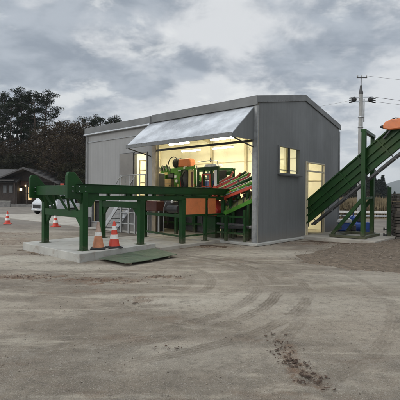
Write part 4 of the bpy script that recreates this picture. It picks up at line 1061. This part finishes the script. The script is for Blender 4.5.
mb = UP.mb(); mb.bar((-.72,-.05,8.55),(.82,-.05,8.62),.06,.07); UP.part('crossarm', mb, M['galv'])
mb = UP.mb(); mb.bar((-.72,-.05,8.30),(.82,-.05,8.36),.05,.06); UP.part('crossarm', mb, M['galv'])
for s, x0 in ((-1,-.50),(1,.62)):
    mb = UP.mb(); mb.lathe((x0,-.08,8.30),[(.05,0),(.15,.04),(.17,.16),(.12,.25),(.05,.32)],12); sg = UP.part('switch', mb, M['black'])
    for q in range(3):
        mb = UP.mb(); mb.tube([(x0+s*.05,-.1,8.3+q*.12),(x0+s*.22,-.1,8.26+q*.14),(x0+s*.36,-.12,8.22+q*.15)],[.045,.05,.03],7); UP.part('bushing', mb, M['black'], parent=sg)
mb = UP.mb(); mb.cyl((.22,-.02,6.9),(.22,-.02,8.5),.04,n=8); UP.part('cable_pipe', mb, M['poleconc'])
for z_ in (3.5,6.5,7.2):
    mb = UP.mb(); mb.cyl((0,0,z_),(0,0,z_+.05),.19,n=16); UP.part('strap', mb, M['galv'])
def wire(name, p, q, sag, r, label):
    pts = []
    for i in range(25):
        f = i/24; pts.append((p[0]+(q[0]-p[0])*f, p[1]+(q[1]-p[1])*f, p[2]+(q[2]-p[2])*f - sag*4*f*(1-f)))
    mb = MB(False); mb.tube(pts, r, 5)
    tag(mb.build(name, M['black'], smooth=True), label, 'cable')
wire('power_line', (11.22+.38,28,10.12), (46,34,10.4), .5, .008, 'thin upper power line running right from the pole top')
wire('power_line', (11.22+.98,27.9,8.6), (46,33.6,8.9), .7, .013, 'thick lower power line running right from the pole switch')
wire('power_line', (11.22+.98,27.9,8.3), (46,33.2,8.5), .7, .009, 'lowest thin power line running right from the pole')
wire('power_line', (11.22-.85,27.9,8.35), (-22,52,9.2), .9, .006, 'thin power line running left from the pole behind the shed')

# ------------------------------------------------------------------ guardrail, dry grass field
for (x0,x1,y0,y1,l) in ((6.0,13.0,27.2,26.6,'pale guardrail length behind the conveyor tower'),(13.06,24.0,26.6,25.6,'pale guardrail length beyond the timber stack')):
    GR = Thing('guardrail', l, 'guardrail', (x0,y0,0), frame=False); GR.o['group'] = 'guardrail along the road'
    n_ = int((x1-x0)/2)
    for zc in (.62,.36):
        mb = GR.mb(); mb.bar((0,0,zc),(x1-x0,y1-y0,zc),.05,.17 if zc>.5 else .10); GR.part('beam', mb, M['coneW'] if zc > .5 else M['galv'], bevel=.015)
    for i in range(n_+1):
        f = i/n_; mb = GR.mb(); mb.cyl(((x1-x0)*f,(y1-y0)*f+.09,0),((x1-x0)*f,(y1-y0)*f+.09,.72),.055,n=10); GR.part('post', mb, M['galv'])
fld = MB(False); fld.prism([(5,30),(60,29),(150,200),(10,200)], -.02, .03, 'z')
tag(fld.build('field_ground', mat('dry_field', (.19,.15,.095), .95, 0, .3, .8, (.10,.09,.05), .5)), kind='structure')
mb = MB(False)
for i in range(26000):
    y = 30.5+rnd.random()**1.6*45; x = rnd.uniform(.27,.62)*y
    if x < 5.5: continue
    dens = noise.noise(Vector((x*.25,y*.25,1)))
    if dens < -.28 and rnd.random() < .75: continue
    h = (.75+.6*rnd.random())*(1+.3*dens); w_ = .016+.016*rnd.random(); a = rnd.random()*3.14
    lx, ly = rnd.gauss(0,.16), rnd.gauss(0,.16); dx_, dy_ = math.cos(a)*w_, math.sin(a)*w_
    k = len(mb.v)
    mb.v += [(x-dx_,y-dy_,0),(x+dx_,y+dy_,0),(x+dx_+lx*.5,y+dy_+ly*.5,h*.65),(x-dx_+lx*.5,y-dy_+ly*.5,h*.65),(x+lx*1.4,y+ly*1.4,h)]
    mb.f += [[k,k+1,k+2,k+3],[k+3,k+2,k+4]]; mb.m += [0,0]
    if rnd.random() < .35:
        k = len(mb.v); pw = .05
        mb.v += [(x+lx*1.2-pw,y+ly,h*.88),(x+lx*1.4,y+ly,h*.95+.28),(x+lx*1.5+pw,y+ly,h*.9),(x+lx*1.3,y+ly,h*.8)]
        mb.f += [[k,k+3,k+2,k+1]]; mb.m += [0]
tag(mb.build('dry_grass', M['susuki'], recalc=False), 'tall dry pampas grass behind the guardrail', kind='stuff')

# ------------------------------------------------------------------ trees
def leafquads(mb, c, rx, rz, n, s, flat=0.0):
    for _ in range(n):
        while True:
            p = (rnd.uniform(-1,1), rnd.uniform(-1,1), rnd.uniform(-1,1))
            if p[0]**2+p[1]**2+p[2]**2 <= 1: break
        x, y, z = c[0]+p[0]*rx, c[1]+p[1]*rx, c[2]+p[2]*rz
        a, b = rnd.random()*6.283, rnd.uniform(-1.2,1.2)*(1-flat)
        s_ = s*(.6+.8*rnd.random()); ca, sa, cb, sb = math.cos(a), math.sin(a), math.cos(b), math.sin(b)
        e1 = (ca*s_, sa*s_, 0); e2 = (-sa*cb*s_*.6, ca*cb*s_*.6, sb*s_*.6)
        k = len(mb.v)
        mb.v += [(x-e1[0],y-e1[1],z-e1[2]),(x+e2[0],y+e2[1],z+e2[2]),(x+e1[0],y+e1[1],z+e1[2]),(x-e2[0],y-e2[1],z-e2[2])]
        mb.f.append([k,k+1,k+2,k+3]); mb.m.append(0)
def tree_proto(kind, h, label):
    t = Thing({'pine':'pine_tree','autumn':'autumn_tree','olive':'evergreen_tree','cedar':'cedar_tree'}[kind], label, 'tree', (0,0,0), frame=False)
    tr = t.mb(); cr = t.mb()
    lean = (rnd.uniform(-.04,.04)*h, rnd.uniform(-.04,.04)*h)
    def tp(f): return Vector((lean[0]*f*f + .15*math.sin(f*5+lean[0]), lean[1]*f*f, h*f))
    r0 = h*.013+.03
    kt = .82 if kind in ('autumn','olive') else 1
    tr.tube([tp(kt*i/8) for i in range(9)], [r0*(1-.78*i/8) for i in range(9)], 8)
    if kind == 'pine':
        for i in range(17):
            f = .52+.47*i/17; a = i*2.4+rnd.random(); ln_ = h*(.17-.10*(f-.5)*2)*rnd.uniform(.7,1.3)
            p = tp(f); d = Vector((math.cos(a), math.sin(a), rnd.uniform(.05,.5)))
            q = p+d*ln_; tr.tube([p, p+d*ln_*.5+Vector((0,0,-.02*h*.3)), q], [.06+.004*h*(1-f),.045,.02], 5)
            for kk in range(3):
                c = p+d*ln_*(.55+.25*kk)+Vector((rnd.uniform(-.4,.4),rnd.uniform(-.4,.4),rnd.uniform(0,.3)))
                leafquads(cr, c, rnd.uniform(.5,1.25), rnd.uniform(.28,.75), 165, .11, .15)
        leafquads(cr, tp(1), 1.0, .7, 260, .11, .15)
        for i in range(6):   # dead stubs
            f = .28+.04*i; a = rnd.random()*6.28; p = tp(f); tr.tube([p, p+Vector((math.cos(a)*1.0,math.sin(a)*1.0,.1))],[.03,.012],4)
    elif kind in ('autumn','olive'):
        n_ = 46 if kind == 'autumn' else 52
        for i in range(n_):
            f = .25+.7*i/n_; a = i*2.4+rnd.random()*.8; rr_ = h*.27*math.sin(min(1,(1.08-f)*1.6)*1.5)*rnd.uniform(.45,1.1)
            p = tp(f*.85); d = Vector((math.cos(a), math.sin(a), rnd.uniform(.3,.9))); q = p+d*rr_
            tr.tube([p, p+d*rr_*.5+Vector((0,0,.1)), q], [.055,.04,.015], 5)
            for kk in range(3):
                e = q+Vector((rnd.uniform(-1,1),rnd.uniform(-1,1),rnd.uniform(.1,1.0)))*.9; tr.tube([q-d*rr_*.3, e],[.02,.008],4)
            leafquads(cr, q+Vector((0,0,.2)), rnd.uniform(.7,1.3), rnd.uniform(.5,.9), 110 if kind=='autumn' else 170, .10 if kind=='autumn' else .12)
    else:
        n_ = 60
        for i in range(n_):
            f = .10+.9*i/n_; a = i*2.4; rr_ = h*.27*(1.03-f)**.8*rnd.uniform(.7,1.15)
            p = tp(f); d = Vector((math.cos(a), math.sin(a), -.12)); q = p+d*rr_
            if i%2: tr.tube([p,q],[.04,.012],4)
            for kk in (.45,.9):
                leafquads(cr, p+d*rr_*kk, .30+rr_*.32, .34, 60, .15, .2)
    t.part('trunk', tr, M['bark'], recalc=False, smooth=True)
    t.part('crown', cr, M[{'pine':'needle','autumn':'autumn','olive':'olive','cedar':'cedar'}[kind]], recalc=False)
    t.h = h
    return t
protos = {'pine':[tree_proto('pine',20,'x') for _ in range(3)],'autumn':[tree_proto('autumn',12,'x') for _ in range(3)],
          'olive':[tree_proto('olive',10,'x') for _ in range(2)],'cedar':[tree_proto('cedar',9,'x') for _ in range(3)]}
used = set(); cnt = {}
def plant(kind, px, Y, topy, label, group, z0=0.0):
    """px, topy: bearing and top height as read off a survey of the photo, turned into a real place and height at distance Y"""
    X = (px-200)/398.5*Y; H = 1.6 + (195.6-topy)/398.5*Y - z0
    cnt[kind] = cnt.get(kind, -1)+1; pr = protos[kind][cnt[kind] % len(protos[kind])]
    o = pr.o if pr not in used else copy_tree(pr.o)
    used.add(pr)
    s = H/pr.h; o.location = (X, Y, z0-.1); o.scale = (s*rnd.uniform(.9,1.1), s, s); o.rotation_euler = (0,0,rnd.random()*6.28)
    tag(o, label, 'tree', group)
    return o
GPN = 'pines standing tall at the left edge of the wood'; GAU = 'brown leaved trees of the left wood'; GOL = 'dark evergreens at the foot of the left wood'
pn = [(-14,72,100),(2,76,96),(9,70,104),(16,78,99),(22,72,92),(30,76,97),(36,70,95),(42,74,93),(-6,80,102)]
for i,(px,Y,ty) in enumerate(pn):
    plant('pine', px, Y, ty, 'tall bare trunked pine against the sky above the dark house', GPN, 1.0)
for i,(px,Y,ty) in enumerate([(84,82,119),(92,84,116),(101,80,119),(110,84,120),(118,82,118),(126,84,124)]):
    plant('pine', px, Y, ty, 'pine top showing above the roof line at the left end of the shed', 'pines behind the shed roof', 1.0)
for i,(px,Y,ty) in enumerate([(48,66,118),(56,68,115),(64,64,114),(71,68,112),(77,66,113),(84,70,118),(40,68,124),(90,66,126),(58,60,130),(74,60,128)]):
    plant('autumn', px, Y, ty, 'brown autumn tree between the tall pines and the shed', GAU, 1.0)
for i,(px,Y,ty) in enumerate([(-12,70,128),(0,68,134),(10,70,132),(20,70,138),(30,68,136),(44,70,132),(22,67,148),(8,68,150),(3,74,140),(26,74,130)]):
    plant('autumn', px, Y, ty, 'brown tree in front of the bare pine trunks behind the house', 'brown trees below the pines', .8)
for i,(px,Y,ty) in enumerate([(-10,67,150),(-2,66,155),(6,67,152),(15,66,150),(24,67,150),(32,66,148),(40,66,147),(47,67,150),(54,66,150),(62,66,148),(69,62,146),(76,62,150),(83,60,152),(90,62,150),(20,66,162),(50,66,160),(66,58,160),(78,56,165),(88,56,168),(72,56,172)]):
    plant('olive', px, Y, ty, 'dark bushy evergreen in the shade behind the house', GOL, .5)
cd = [(335,120,182),(341,112,176),(347,118,173),(353,124,178),(358,116,175),(364,122,179),(369,112,176),(373,116,171),(377,124,178),(381,118,173),(385,122,181),(389,126,186),(394,130,189),(400,128,192),(338,134,179),(344,136,174),(350,138,176),(356,134,172),(361,136,177),(367,138,173),(371,134,175),(375,138,174),(379,136,177),(383,134,180),(387,138,184),(332,130,176),(374,108,182),(366,106,184),(358,104,183),(350,106,181),(342,104,184)]
for i,(px,Y,ty) in enumerate(cd):
    plant('cedar', px, Y, ty, 'dark conical cedar in the row beyond the dry field on the right', 'cedars beyond the dry field')
for i,(px,Y,ty) in enumerate([(338,96,187),(346,92,188),(354,98,186),(362,92,189),(370,96,186),(378,94,190),(386,98,193),(395,100,196)]):
    plant('olive', px, Y, ty, 'low brown green bush at the foot of the cedars', 'bushes below the cedars')
ORD = ('leftmost','second','third','fourth','fifth','sixth','seventh','eighth','ninth','tenth','eleventh','twelfth','thirteenth','fourteenth','fifteenth','sixteenth',
       'seventeenth','eighteenth','nineteenth','twentieth','twenty first','twenty second','twenty third','twenty fourth','twenty fifth','twenty sixth','twenty seventh',
       'twenty eighth','twenty ninth','thirtieth','thirty first','thirty second')
PH = {GPN: 'tall bare trunked pine {} among those above the dark house',
      'pines behind the shed roof': 'pine {} of those above the left shed roof',
      GAU: 'brown autumn tree {} between the tall pines and the shed',
      'brown trees below the pines': 'brown tree {} in front of the bare pine trunks behind the house',
      GOL: 'dark bushy evergreen {} in the shade behind the house',
      'cedars beyond the dry field': 'dark conical cedar {} in the row beyond the dry field',
      'bushes below the cedars': 'low brown green bush {} at the foot of the cedars'}
for gname, ph in PH.items():
    row = [o for o in COL.objects if o.get('group') == gname]
    row.sort(key=lambda o: o.location.x/o.location.y)
    for i, o in enumerate(row):
        o['label'] = ph.format('at the left end' if i == 0 else ('at the right end' if i == len(row)-1 else ORD[i]+' from the left'))
# low shrubs closing the far edge of the wood floor
mb = MB(False)
for i in range(700):
    px = rnd.uniform(-20,100); Y = rnd.uniform(65,76) if px < 66 else rnd.uniform(56,72); X = (px-200)/398.5*Y
    leafquads(mb, (X,Y,.8+rnd.random()*2.2), 1.1, .9, 22, .20)
tag(mb.build('undergrowth', M['under'], recalc=False), 'dark tangled undergrowth below the trees on the left', kind='stuff')

# hills
def hill(name, pts, mt, thick=60, base=-5):
    """ridge through (x, y, z) points, falling away front and back"""
    mb = MB(False); vs = []; n = len(pts); rows = 7
    for j in range(rows):
        f = j/(rows-1); s = math.sin(f*math.pi)
        for i,(x,y,z) in enumerate(pts):
            vs.append((x, y+(f-.5)*2*thick, base+(z-base)*s*(1+.12*noise.noise(Vector((x*.03,f*7,z*.01))))))
    mb.add(vs, [(j*n+i,j*n+i+1,(j+1)*n+i+1,(j+1)*n+i) for j in range(rows-1) for i in range(n-1)])
    tag(mb.build(name, mt, recalc=False, smooth=True), kind='structure')
hill('wooded_hill', [(-80,96,9),(-66,96,10),(-52,98,8.5),(-44,98,7),(-36,100,8),(-28,98,10),(-20,96,10),(-12,96,8),(-4,96,5),(4,96,0)], M['hill'], 34, -2)
def mpt(px, py, Y): return ((px-200)/398.5*Y, Y, 1.6+(197-py)/398.5*Y)
M['mount'] = mat('distant_forest', (.05,.06,.05), .95, 0, .3, .004)
hill('mountain', [mpt(*p,1700) for p in ((330,197),(350,192),(366,187),(380,184),(388,183),(396,180),(404,178),(416,176),(430,178),(450,182),(480,190))], M['mount'], 300, -20)

# ------------------------------------------------------------------ dark house
HS = Thing('timber_house', 'dark brown timber house with wide gabled tile roof and lit entrance', 'house', (-24.5,55,0), frame=False)
def hx(px, Y=55): return (px-200)/398.5*Y + 24.5
def hz(py, Y=55): return 1.6+(194.6-py)/398.5*Y
zb = .35
mb = HS.mb(); mb.box(hx(-22), hx(17), 0, 7, zb, hz(178)); HS.part('wall', mb, M['timber'])
mb = HS.mb(); mb.box(hx(17)+.002, hx(58), 1.6, 7, zb, hz(180)); HS.part('wall', mb, M['timber'])
mb = HS.mb(); mb.prism([(hx(-8),hz(184)),(hx(-8),hz(182.5)),(hx(27),hz(167.5)),(hx(62),hz(183)),(hx(62),hz(184.5)),(hx(27),hz(169.5))], -1.3, 7.6, 'y'); HS.part('roof', mb, M['tile'], bevel=.03)
mb = HS.mb(); mb.prism([(-.9,hz(181.5)),(3.5,hz(167.5)),(7.9,hz(181.5)),(7.9,hz(183)),(3.5,hz(169.5)),(-.9,hz(183))], hx(-40), hx(20), 'x'); HS.part('roof', mb, M['tile'], bevel=.03)
mb = HS.mb(); mb.prism([(hx(1),hz(180)),(hx(27),hz(170)),(hx(55),hz(182))], .6, .9, 'y'); HS.part('gable_board', mb, M['timber'])
mb = HS.mb(); mb.box(hx(17.5), hx(29), .9, 1.58, hz(186), hz(173)); HS.part('upper_panel', mb, M['plaster'])
for a_, b__ in ((3,7),(9,13)):
    mb = HS.mb(); mb.box(hx(a_),hx(b__),-.06,-.005,hz(193),hz(185)); wn = HS.part('window', mb, M['darksteel'])
    mb = HS.mb(); mb.box(hx(a_)+.07,hx(b__)-.07,-.075,-.062,hz(193)+.07,hz(185)-.07); HS.part('pane', mb, M['fascia'], parent=wn)
mb = HS.mb(); mb.box(hx(21),hx(27.5),1.50,1.56,hz(200),hz(186.5)); en = HS.part('entrance', mb, M['lobby'])
for q in (20.8,23.2,25.6,27.4):
    mb = HS.mb(); mb.box(hx(q)-.05,hx(q)+.06,1.40,1.49,hz(200),hz(186)); HS.part('door_stile', mb, M['timber'], parent=en)
mb = HS.mb(); mb.box(hx(20.8),hx(27.6),1.41,1.48,hz(193.5),hz(193)); HS.part('door_rail', mb, M['timber'], parent=en)
mb = HS.mb(); mb.box(hx(17.6),hx(19.6),.55,.80,hz(190.5),hz(188)); mb2 = HS.part('wall_lantern', mb, M['lantern'], bevel=.02)
mb = HS.mb(); mb.lathe((hx(23.3),.95,hz(186.2)),[(.05,0),(.22,.03),(.22,.2),(.05,.24)],14); HS.part('porch_lamp', mb, M['lantern'])
for q in (17.2,29.5,44,57):
    mb = HS.mb(); mb.box(hx(q)-.08,hx(q)+.08,-.9,-.74,zb,hz(183)); HS.part('porch_post', mb, M['timber'])
for i in range(9):
    f = (i+.5)/9
    for sx_ in (-1, 1):
        xa = hx(27)+sx_*f*(hx(62)-hx(27)); za = hz(167.5)+(hz(183)-hz(167.5))*f
        mb = HS.mb(); mb.bar((xa,-1.32,za+.03),(xa,7.6,za+.03),.10,.05); HS.part('tile_course', mb, M['tile'])
mb = HS.mb(); mb.cyl((hx(-40),-.95,hz(182.2)),(hx(20),-.95,hz(182.2)),.07,n=8); HS.part('gutter', mb, M['darksteel'])
mb = HS.mb(); mb.box(hx(-8),hx(18),-1.3,-.9,hz(181.3),hz(179.9)); HS.part('eaves_board', mb, M['tile'])
slabm = MB(False); slabm.box(-45,-13.4,54.2,72,-.1,.35); tag(slabm.build('raised_terrace', M['stone']), kind='structure')
FW = Thing('boundary_wall', 'low grey stone wall in front of the dark house', 'wall', (-31,52,0), frame=False)
mb = FW.mb(); mb.box(-6,6.2,0,.25,-.1,.72); FW.part('masonry', mb, M['stone'])
mb = FW.mb(); mb.box(-6.05,6.25,-.04,.29,.72,.80); FW.part('coping', mb, M['conc'])
OR = Thing('orange_banner_post', 'small orange sign board beside the right end of the house', 'sign', (-16.6,48,0), frame=False)
mb = OR.mb(); mb.box(-.22,.22,-.02,.02,2.35,3.0); OR.part('board', mb, M['redorange'])
mb = OR.mb(); mb.cyl((0,.05,0),(0,.05,2.9),.04,n=8); OR.part('post', mb, M['darksteel'])

# ------------------------------------------------------------------ vehicles
def kei(name, label, loc, rz, truck=False):
    t = Thing(name, label, 'van' if not truck else 'truck', loc, frame=False, rz=rz)
    hw = .72
    # stations along x (front at -x): (x, z_bottom, z_belt, z_roof, w_belt, w_roof)
    if not truck: prof = [(-1.68,.42,.78,.86,.60,.56),(-1.62,.30,.86,.98,.70,.64),(-1.25,.28,.95,1.22,.73,.66),(-.75,.28,1.0,1.78,.74,.62),(.2,.28,1.0,1.86,.74,.63),(1.3,.28,1.0,1.84,.74,.63),(1.62,.32,1.0,1.70,.73,.60),(1.68,.42,.95,1.1,.70,.60)]
    else: prof = [(-1.66,.34,.80,.92,.68,.62),(-1.58,.30,.95,1.1,.71,.66),(-1.22,.30,.98,1.72,.71,.60),(-.9,.30,.98,1.80,.71,.60),(-.5,.30,.98,1.78,.71,.60),(-.46,.30,.98,1.70,.71,.60)]
    mb = t.mb(); vs = []
    for (x,zb_,zm,zr,wm,wr) in prof:
        vs += [(x,-wm+.02,zb_),(x,-wm,zb_+.2),(x,-wm,zm),(x,-wr,zr-.06),(x,-wr+.08,zr),(x,wr-.08,zr),(x,wr,zr-.06),(x,wm,zm),(x,wm,zb_+.2),(x,wm-.02,zb_)]
    n = 10; fs = []
    for j in range(len(prof)-1):
        for i in range(n): fs.append((j*n+i, j*n+(i+1)%n, (j+1)*n+(i+1)%n, (j+1)*n+i))
    fs += [tuple(range(n-1,-1,-1)), tuple(range((len(prof)-1)*n, len(prof)*n))]
    mb.add(vs, fs); t.part('body', mb, M['carwhite'], smooth=True)
    k = .012
    if not truck:
        a, b_ = prof[2], prof[3]
    else: a, b_ = prof[1], prof[2]
    mb = t.mb(); f0, f1 = .12, .92
    def L(f, i): return a[i]+(b_[i]-a[i])*f
    q = [(L(f0,0)-k,-L(f0,5)+.06,L(f0,3)+k),(L(f0,0)-k,L(f0,5)-.06,L(f0,3)+k),(L(f1,0)-k,L(f1,5)-.08,L(f1,3)+k),(L(f1,0)-k,-L(f1,5)+.08,L(f1,3)+k)]
    q2 = [(x+.02,y,z-.015) for x,y,z in q]; mb.add(q+q2, [(0,1,2,3),(7,6,5,4),(0,4,5,1),(1,5,6,2),(2,6,7,3),(3,7,4,0)]); t.part('windscreen', mb, M['carglass'])
    spans = ((-.98,-.30),(-.20,.60),(.70,1.45)) if not truck else ((-1.12,-.58),)
    for s in (-1,1):
        for x0,x1 in spans:
            mb = t.mb(); zt = 1.66 if not truck else 1.60; x0t = x0+.18 if x0 < -.5 else x0
            yb, yt = s*(.742), s*(.655) if not truck else s*.632
            if truck: yb = s*.715
            P = [(x0,yb,1.05),(x1,yb,1.05),(x1,yt,zt),(x0t,yt,zt)]; P2 = [(x,y-s*.03,z) for x,y,z in P]
            mb.add(P+P2, [(0,1,2,3),(7,6,5,4),(0,4,5,1),(1,5,6,2),(2,6,7,3),(3,7,4,0)]); t.part('side_window', mb, M['carglass'])
    for x_ in (-1.12,1.12):
        for s in (-1,1):
            mb = t.mb(); mb.lathe((x_,s*.69-.075,.28),[(.16,0),(.27,.0),(.285,.02),(.285,.13),(.27,.15),(.16,.15)],24,'y'); w = t.part('wheel', mb, M['black'], smooth=True)
            mb = t.mb(); mb.lathe((x_,s*.70-.05 if s<0 else s*.70-.04,.28),[(.02,-.04),(.17,-.02),(.17,.09),(.02,.11)],16,'y'); t.part('rim', mb, M['galv'], parent=w)
    mb = t.mb(); mb.box(-1.71,-1.62,-.50,.50,.48,.76); t.part('grille', mb, M['black'], bevel=.02)
    for s in (-1,1):
        mb = t.mb(); mb.box(-1.69,-1.58,s*.56-.11,s*.56+.11,.66,.82); t.part('headlight', mb, M['glass'] if 0 else M['galv'], bevel=.02)
        mb = t.mb(); mb.box(-1.15,-1.05,s*.80-.07,s*.80+.07,1.05,1.25); t.part('mirror', mb, M['carwhite'], bevel=.02)
    mb = t.mb(); mb.box(-1.73,-1.60,-.66,.66,.30,.46); t.part('bumper', mb, M['carwhite'] if not truck else M['fascia'], bevel=.03)
    mb = t.mb(); mb.box(-1.745,-1.73,-.17,.17,.33,.44); t.part('number_plate', mb, M['coneW'])
    if truck:
        mb = t.mb(); mb.box(-.42,1.62,-.70,.70,.60,.66); t.part('load_bed', mb, M['carwhite'])
        for s in (-1,1):
            mb = t.mb(); mb.box(-.42,1.62,s*.70-.02,s*.70+.02,.66,.95); t.part('side_board', mb, M['carwhite'])
        mb = t.mb(); mb.box(1.60,1.64,-.68,.68,.66,.95); t.part('tail_board', mb, M['carwhite'])
        mb = t.mb(); mb.box(-.5,1.5,-.35,.35,.38,.58); t.part('chassis', mb, M['black'])
    return t
kei('parked_van', 'small white van parked in front of the dark house, facing left', (-12.45,34.0,0), R(58)).o.scale = (1.0,1.0,1.06)
kei('parked_truck', 'small white truck seen between the braces of the log conveyor', (-11.0,31.5,0), R(78), True)

hm = bpy.data.materials.new('thin_air'); hm.use_nodes = True; hn = hm.node_tree; hn.nodes.clear()
ho = hn.nodes.new('ShaderNodeOutputMaterial'); hv = hn.nodes.new('ShaderNodeVolumePrincipled')
hv.inputs['Color'].default_value = (.86,.92,1,1); hv.inputs['Density'].default_value = .00026; hv.inputs['Anisotropy'].default_value = .0
hn.links.new(hv.outputs[0], ho.inputs['Volume'])
mb = MB(False); mb.box(-3200,3200,-200,3200,-25,160); tag(mb.build('haze', hm), kind='stuff')

# ------------------------------------------------------------------ world, sun, camera
SUN = Vector((-.80, -.45, .42)).normalized()
el = math.asin(SUN.z); az = math.atan2(SUN.x, SUN.y)
w = bpy.data.worlds.new('World'); sc.world = w; w.use_nodes = True
t = NT(w.node_tree); w.node_tree.nodes.clear()
out = t.n('ShaderNodeOutputWorld'); bg = t.n('ShaderNodeBackground'); t.l(bg.outputs[0], out.inputs[0]); bg.inputs[1].default_value = .1
sky = t.n('ShaderNodeTexSky'); sky.sky_type = 'NISHITA'; sky.sun_disc = False; sky.sun_elevation = el; sky.sun_rotation = az; sky.altitude = 200
d = t.n('ShaderNodeTexCoord').outputs['Generated']
sp = t.n('ShaderNodeSeparateXYZ'); t.l(d, sp.inputs[0])
zz = t.m('ADD', t.m('MAXIMUM', sp.outputs[2], 0), .30)
cx = t.m('DIVIDE', sp.outputs[0], zz); cy = t.m('DIVIDE', sp.outputs[1], zz)
cb = t.n('ShaderNodeCombineXYZ'); t.l(cx, cb.inputs[0]); t.l(cy, cb.inputs[1])
P = cb.outputs[0]
n1 = t.noise(t.mapping(P, (1,1.1,1), loc=(2.3,.7,0)), 1.5, 9, .55, .25)
n2 = t.noise(t.mapping(P, (1,1.1,1), loc=(8.1,3.2,1)), 4.2, 9, .60, .3)
n3 = t.noise(t.mapping(P, (1,1,1), loc=(1.1,9.2,4)), .8, 4, .5)
cl = t.m('ADD', t.m('ADD', t.m('MULTIPLY', n1, .5), t.m('MULTIPLY', n2, .33)), t.m('MULTIPLY', n3, .17))
f = t.mr(cl, .445, .555)
n5 = t.noise(t.mapping(P, (1,1.2,1), loc=(6.1,2.2,5)), 3.4, 9, .6, .3)
c = t.mix(f, t.mix(t.mr(n5, .36, .64), (2.6,2.98,3.50), (4.1,4.5,5.0)), (6.5,6.65,6.8))
n4 = t.noise(t.mapping(P, (1,1.2,1), loc=(4.4,6.2,2)), 2.6, 8, .6, .2)
c = t.mix(t.m('MULTIPLY', t.mr(n4, .54, .66), .7), c, (7.8,7.9,7.8))
# the cloud base is lighter towards the horizon, overhead it carries most of the light
hz_ = t.mr(sp.outputs[2], 0, .22, 1, 0)
c = t.mix(t.m('MULTIPLY', hz_, .42), c, (6.9,7.0,6.9))
zen = t.mr(sp.outputs[2], .5, .95, 1.0, 2.0)
# brighter towards the low sun behind the left shoulder
dot = t.n('ShaderNodeVectorMath', operation='DOT_PRODUCT'); t.l(d, dot.inputs[0]); dot.inputs[1].default_value = SUN
gl = t.mr(dot.outputs['Value'], .0, 1.0, 1.0, 1.7)
sc_ = t.m('MULTIPLY', zen, gl)
vmul = t.n('ShaderNodeVectorMath', operation='SCALE'); t.l(c, vmul.inputs[0]); t.l(sc_, vmul.inputs['Scale'])
mx = t.mix(.05, vmul.outputs[0], sky.outputs[0])
t.l(mx, bg.inputs[0])

sl = bpy.data.lights.new('sun', 'SUN'); sl.energy = .8; sl.angle = R(22); sl.color = (1, .95, .88)
so = bpy.data.objects.new('sun', sl); COL.objects.link(so); so.rotation_euler = SUN.to_track_quat('Z','Y').to_euler()

cam = bpy.data.cameras.new('camera'); cam.sensor_width = 36; cam.sensor_fit = 'HORIZONTAL'; cam.lens = 398.4716/400*36
cam.clip_end = 8000; cam.clip_start = .05
co_ = bpy.data.objects.new('camera', cam); COL.objects.link(co_)
pt, rl = -0.0096, 0.008
up = Vector((0,-math.sin(pt),math.cos(pt))); ff = Vector((0,math.cos(pt),math.sin(pt))); rt = Vector((1,0,0))
rr = rt*math.cos(rl)+up*math.sin(rl); uu = -rt*math.sin(rl)+up*math.cos(rl)
mtx = Matrix((rr, uu, -ff)).transposed().to_4x4(); mtx.translation = Vector((0,0,1.6)); co_.matrix_world = mtx
sc.camera = co_
sc.view_settings.view_transform = 'Standard'; sc.view_settings.look = 'None'; sc.view_settings.exposure = .2; sc.view_settings.gamma = 1
sc.view_settings.use_curve_mapping = False
sc.cycles.max_bounces = 6; sc.cycles.diffuse_bounces = 3; sc.cycles.use_denoising = True
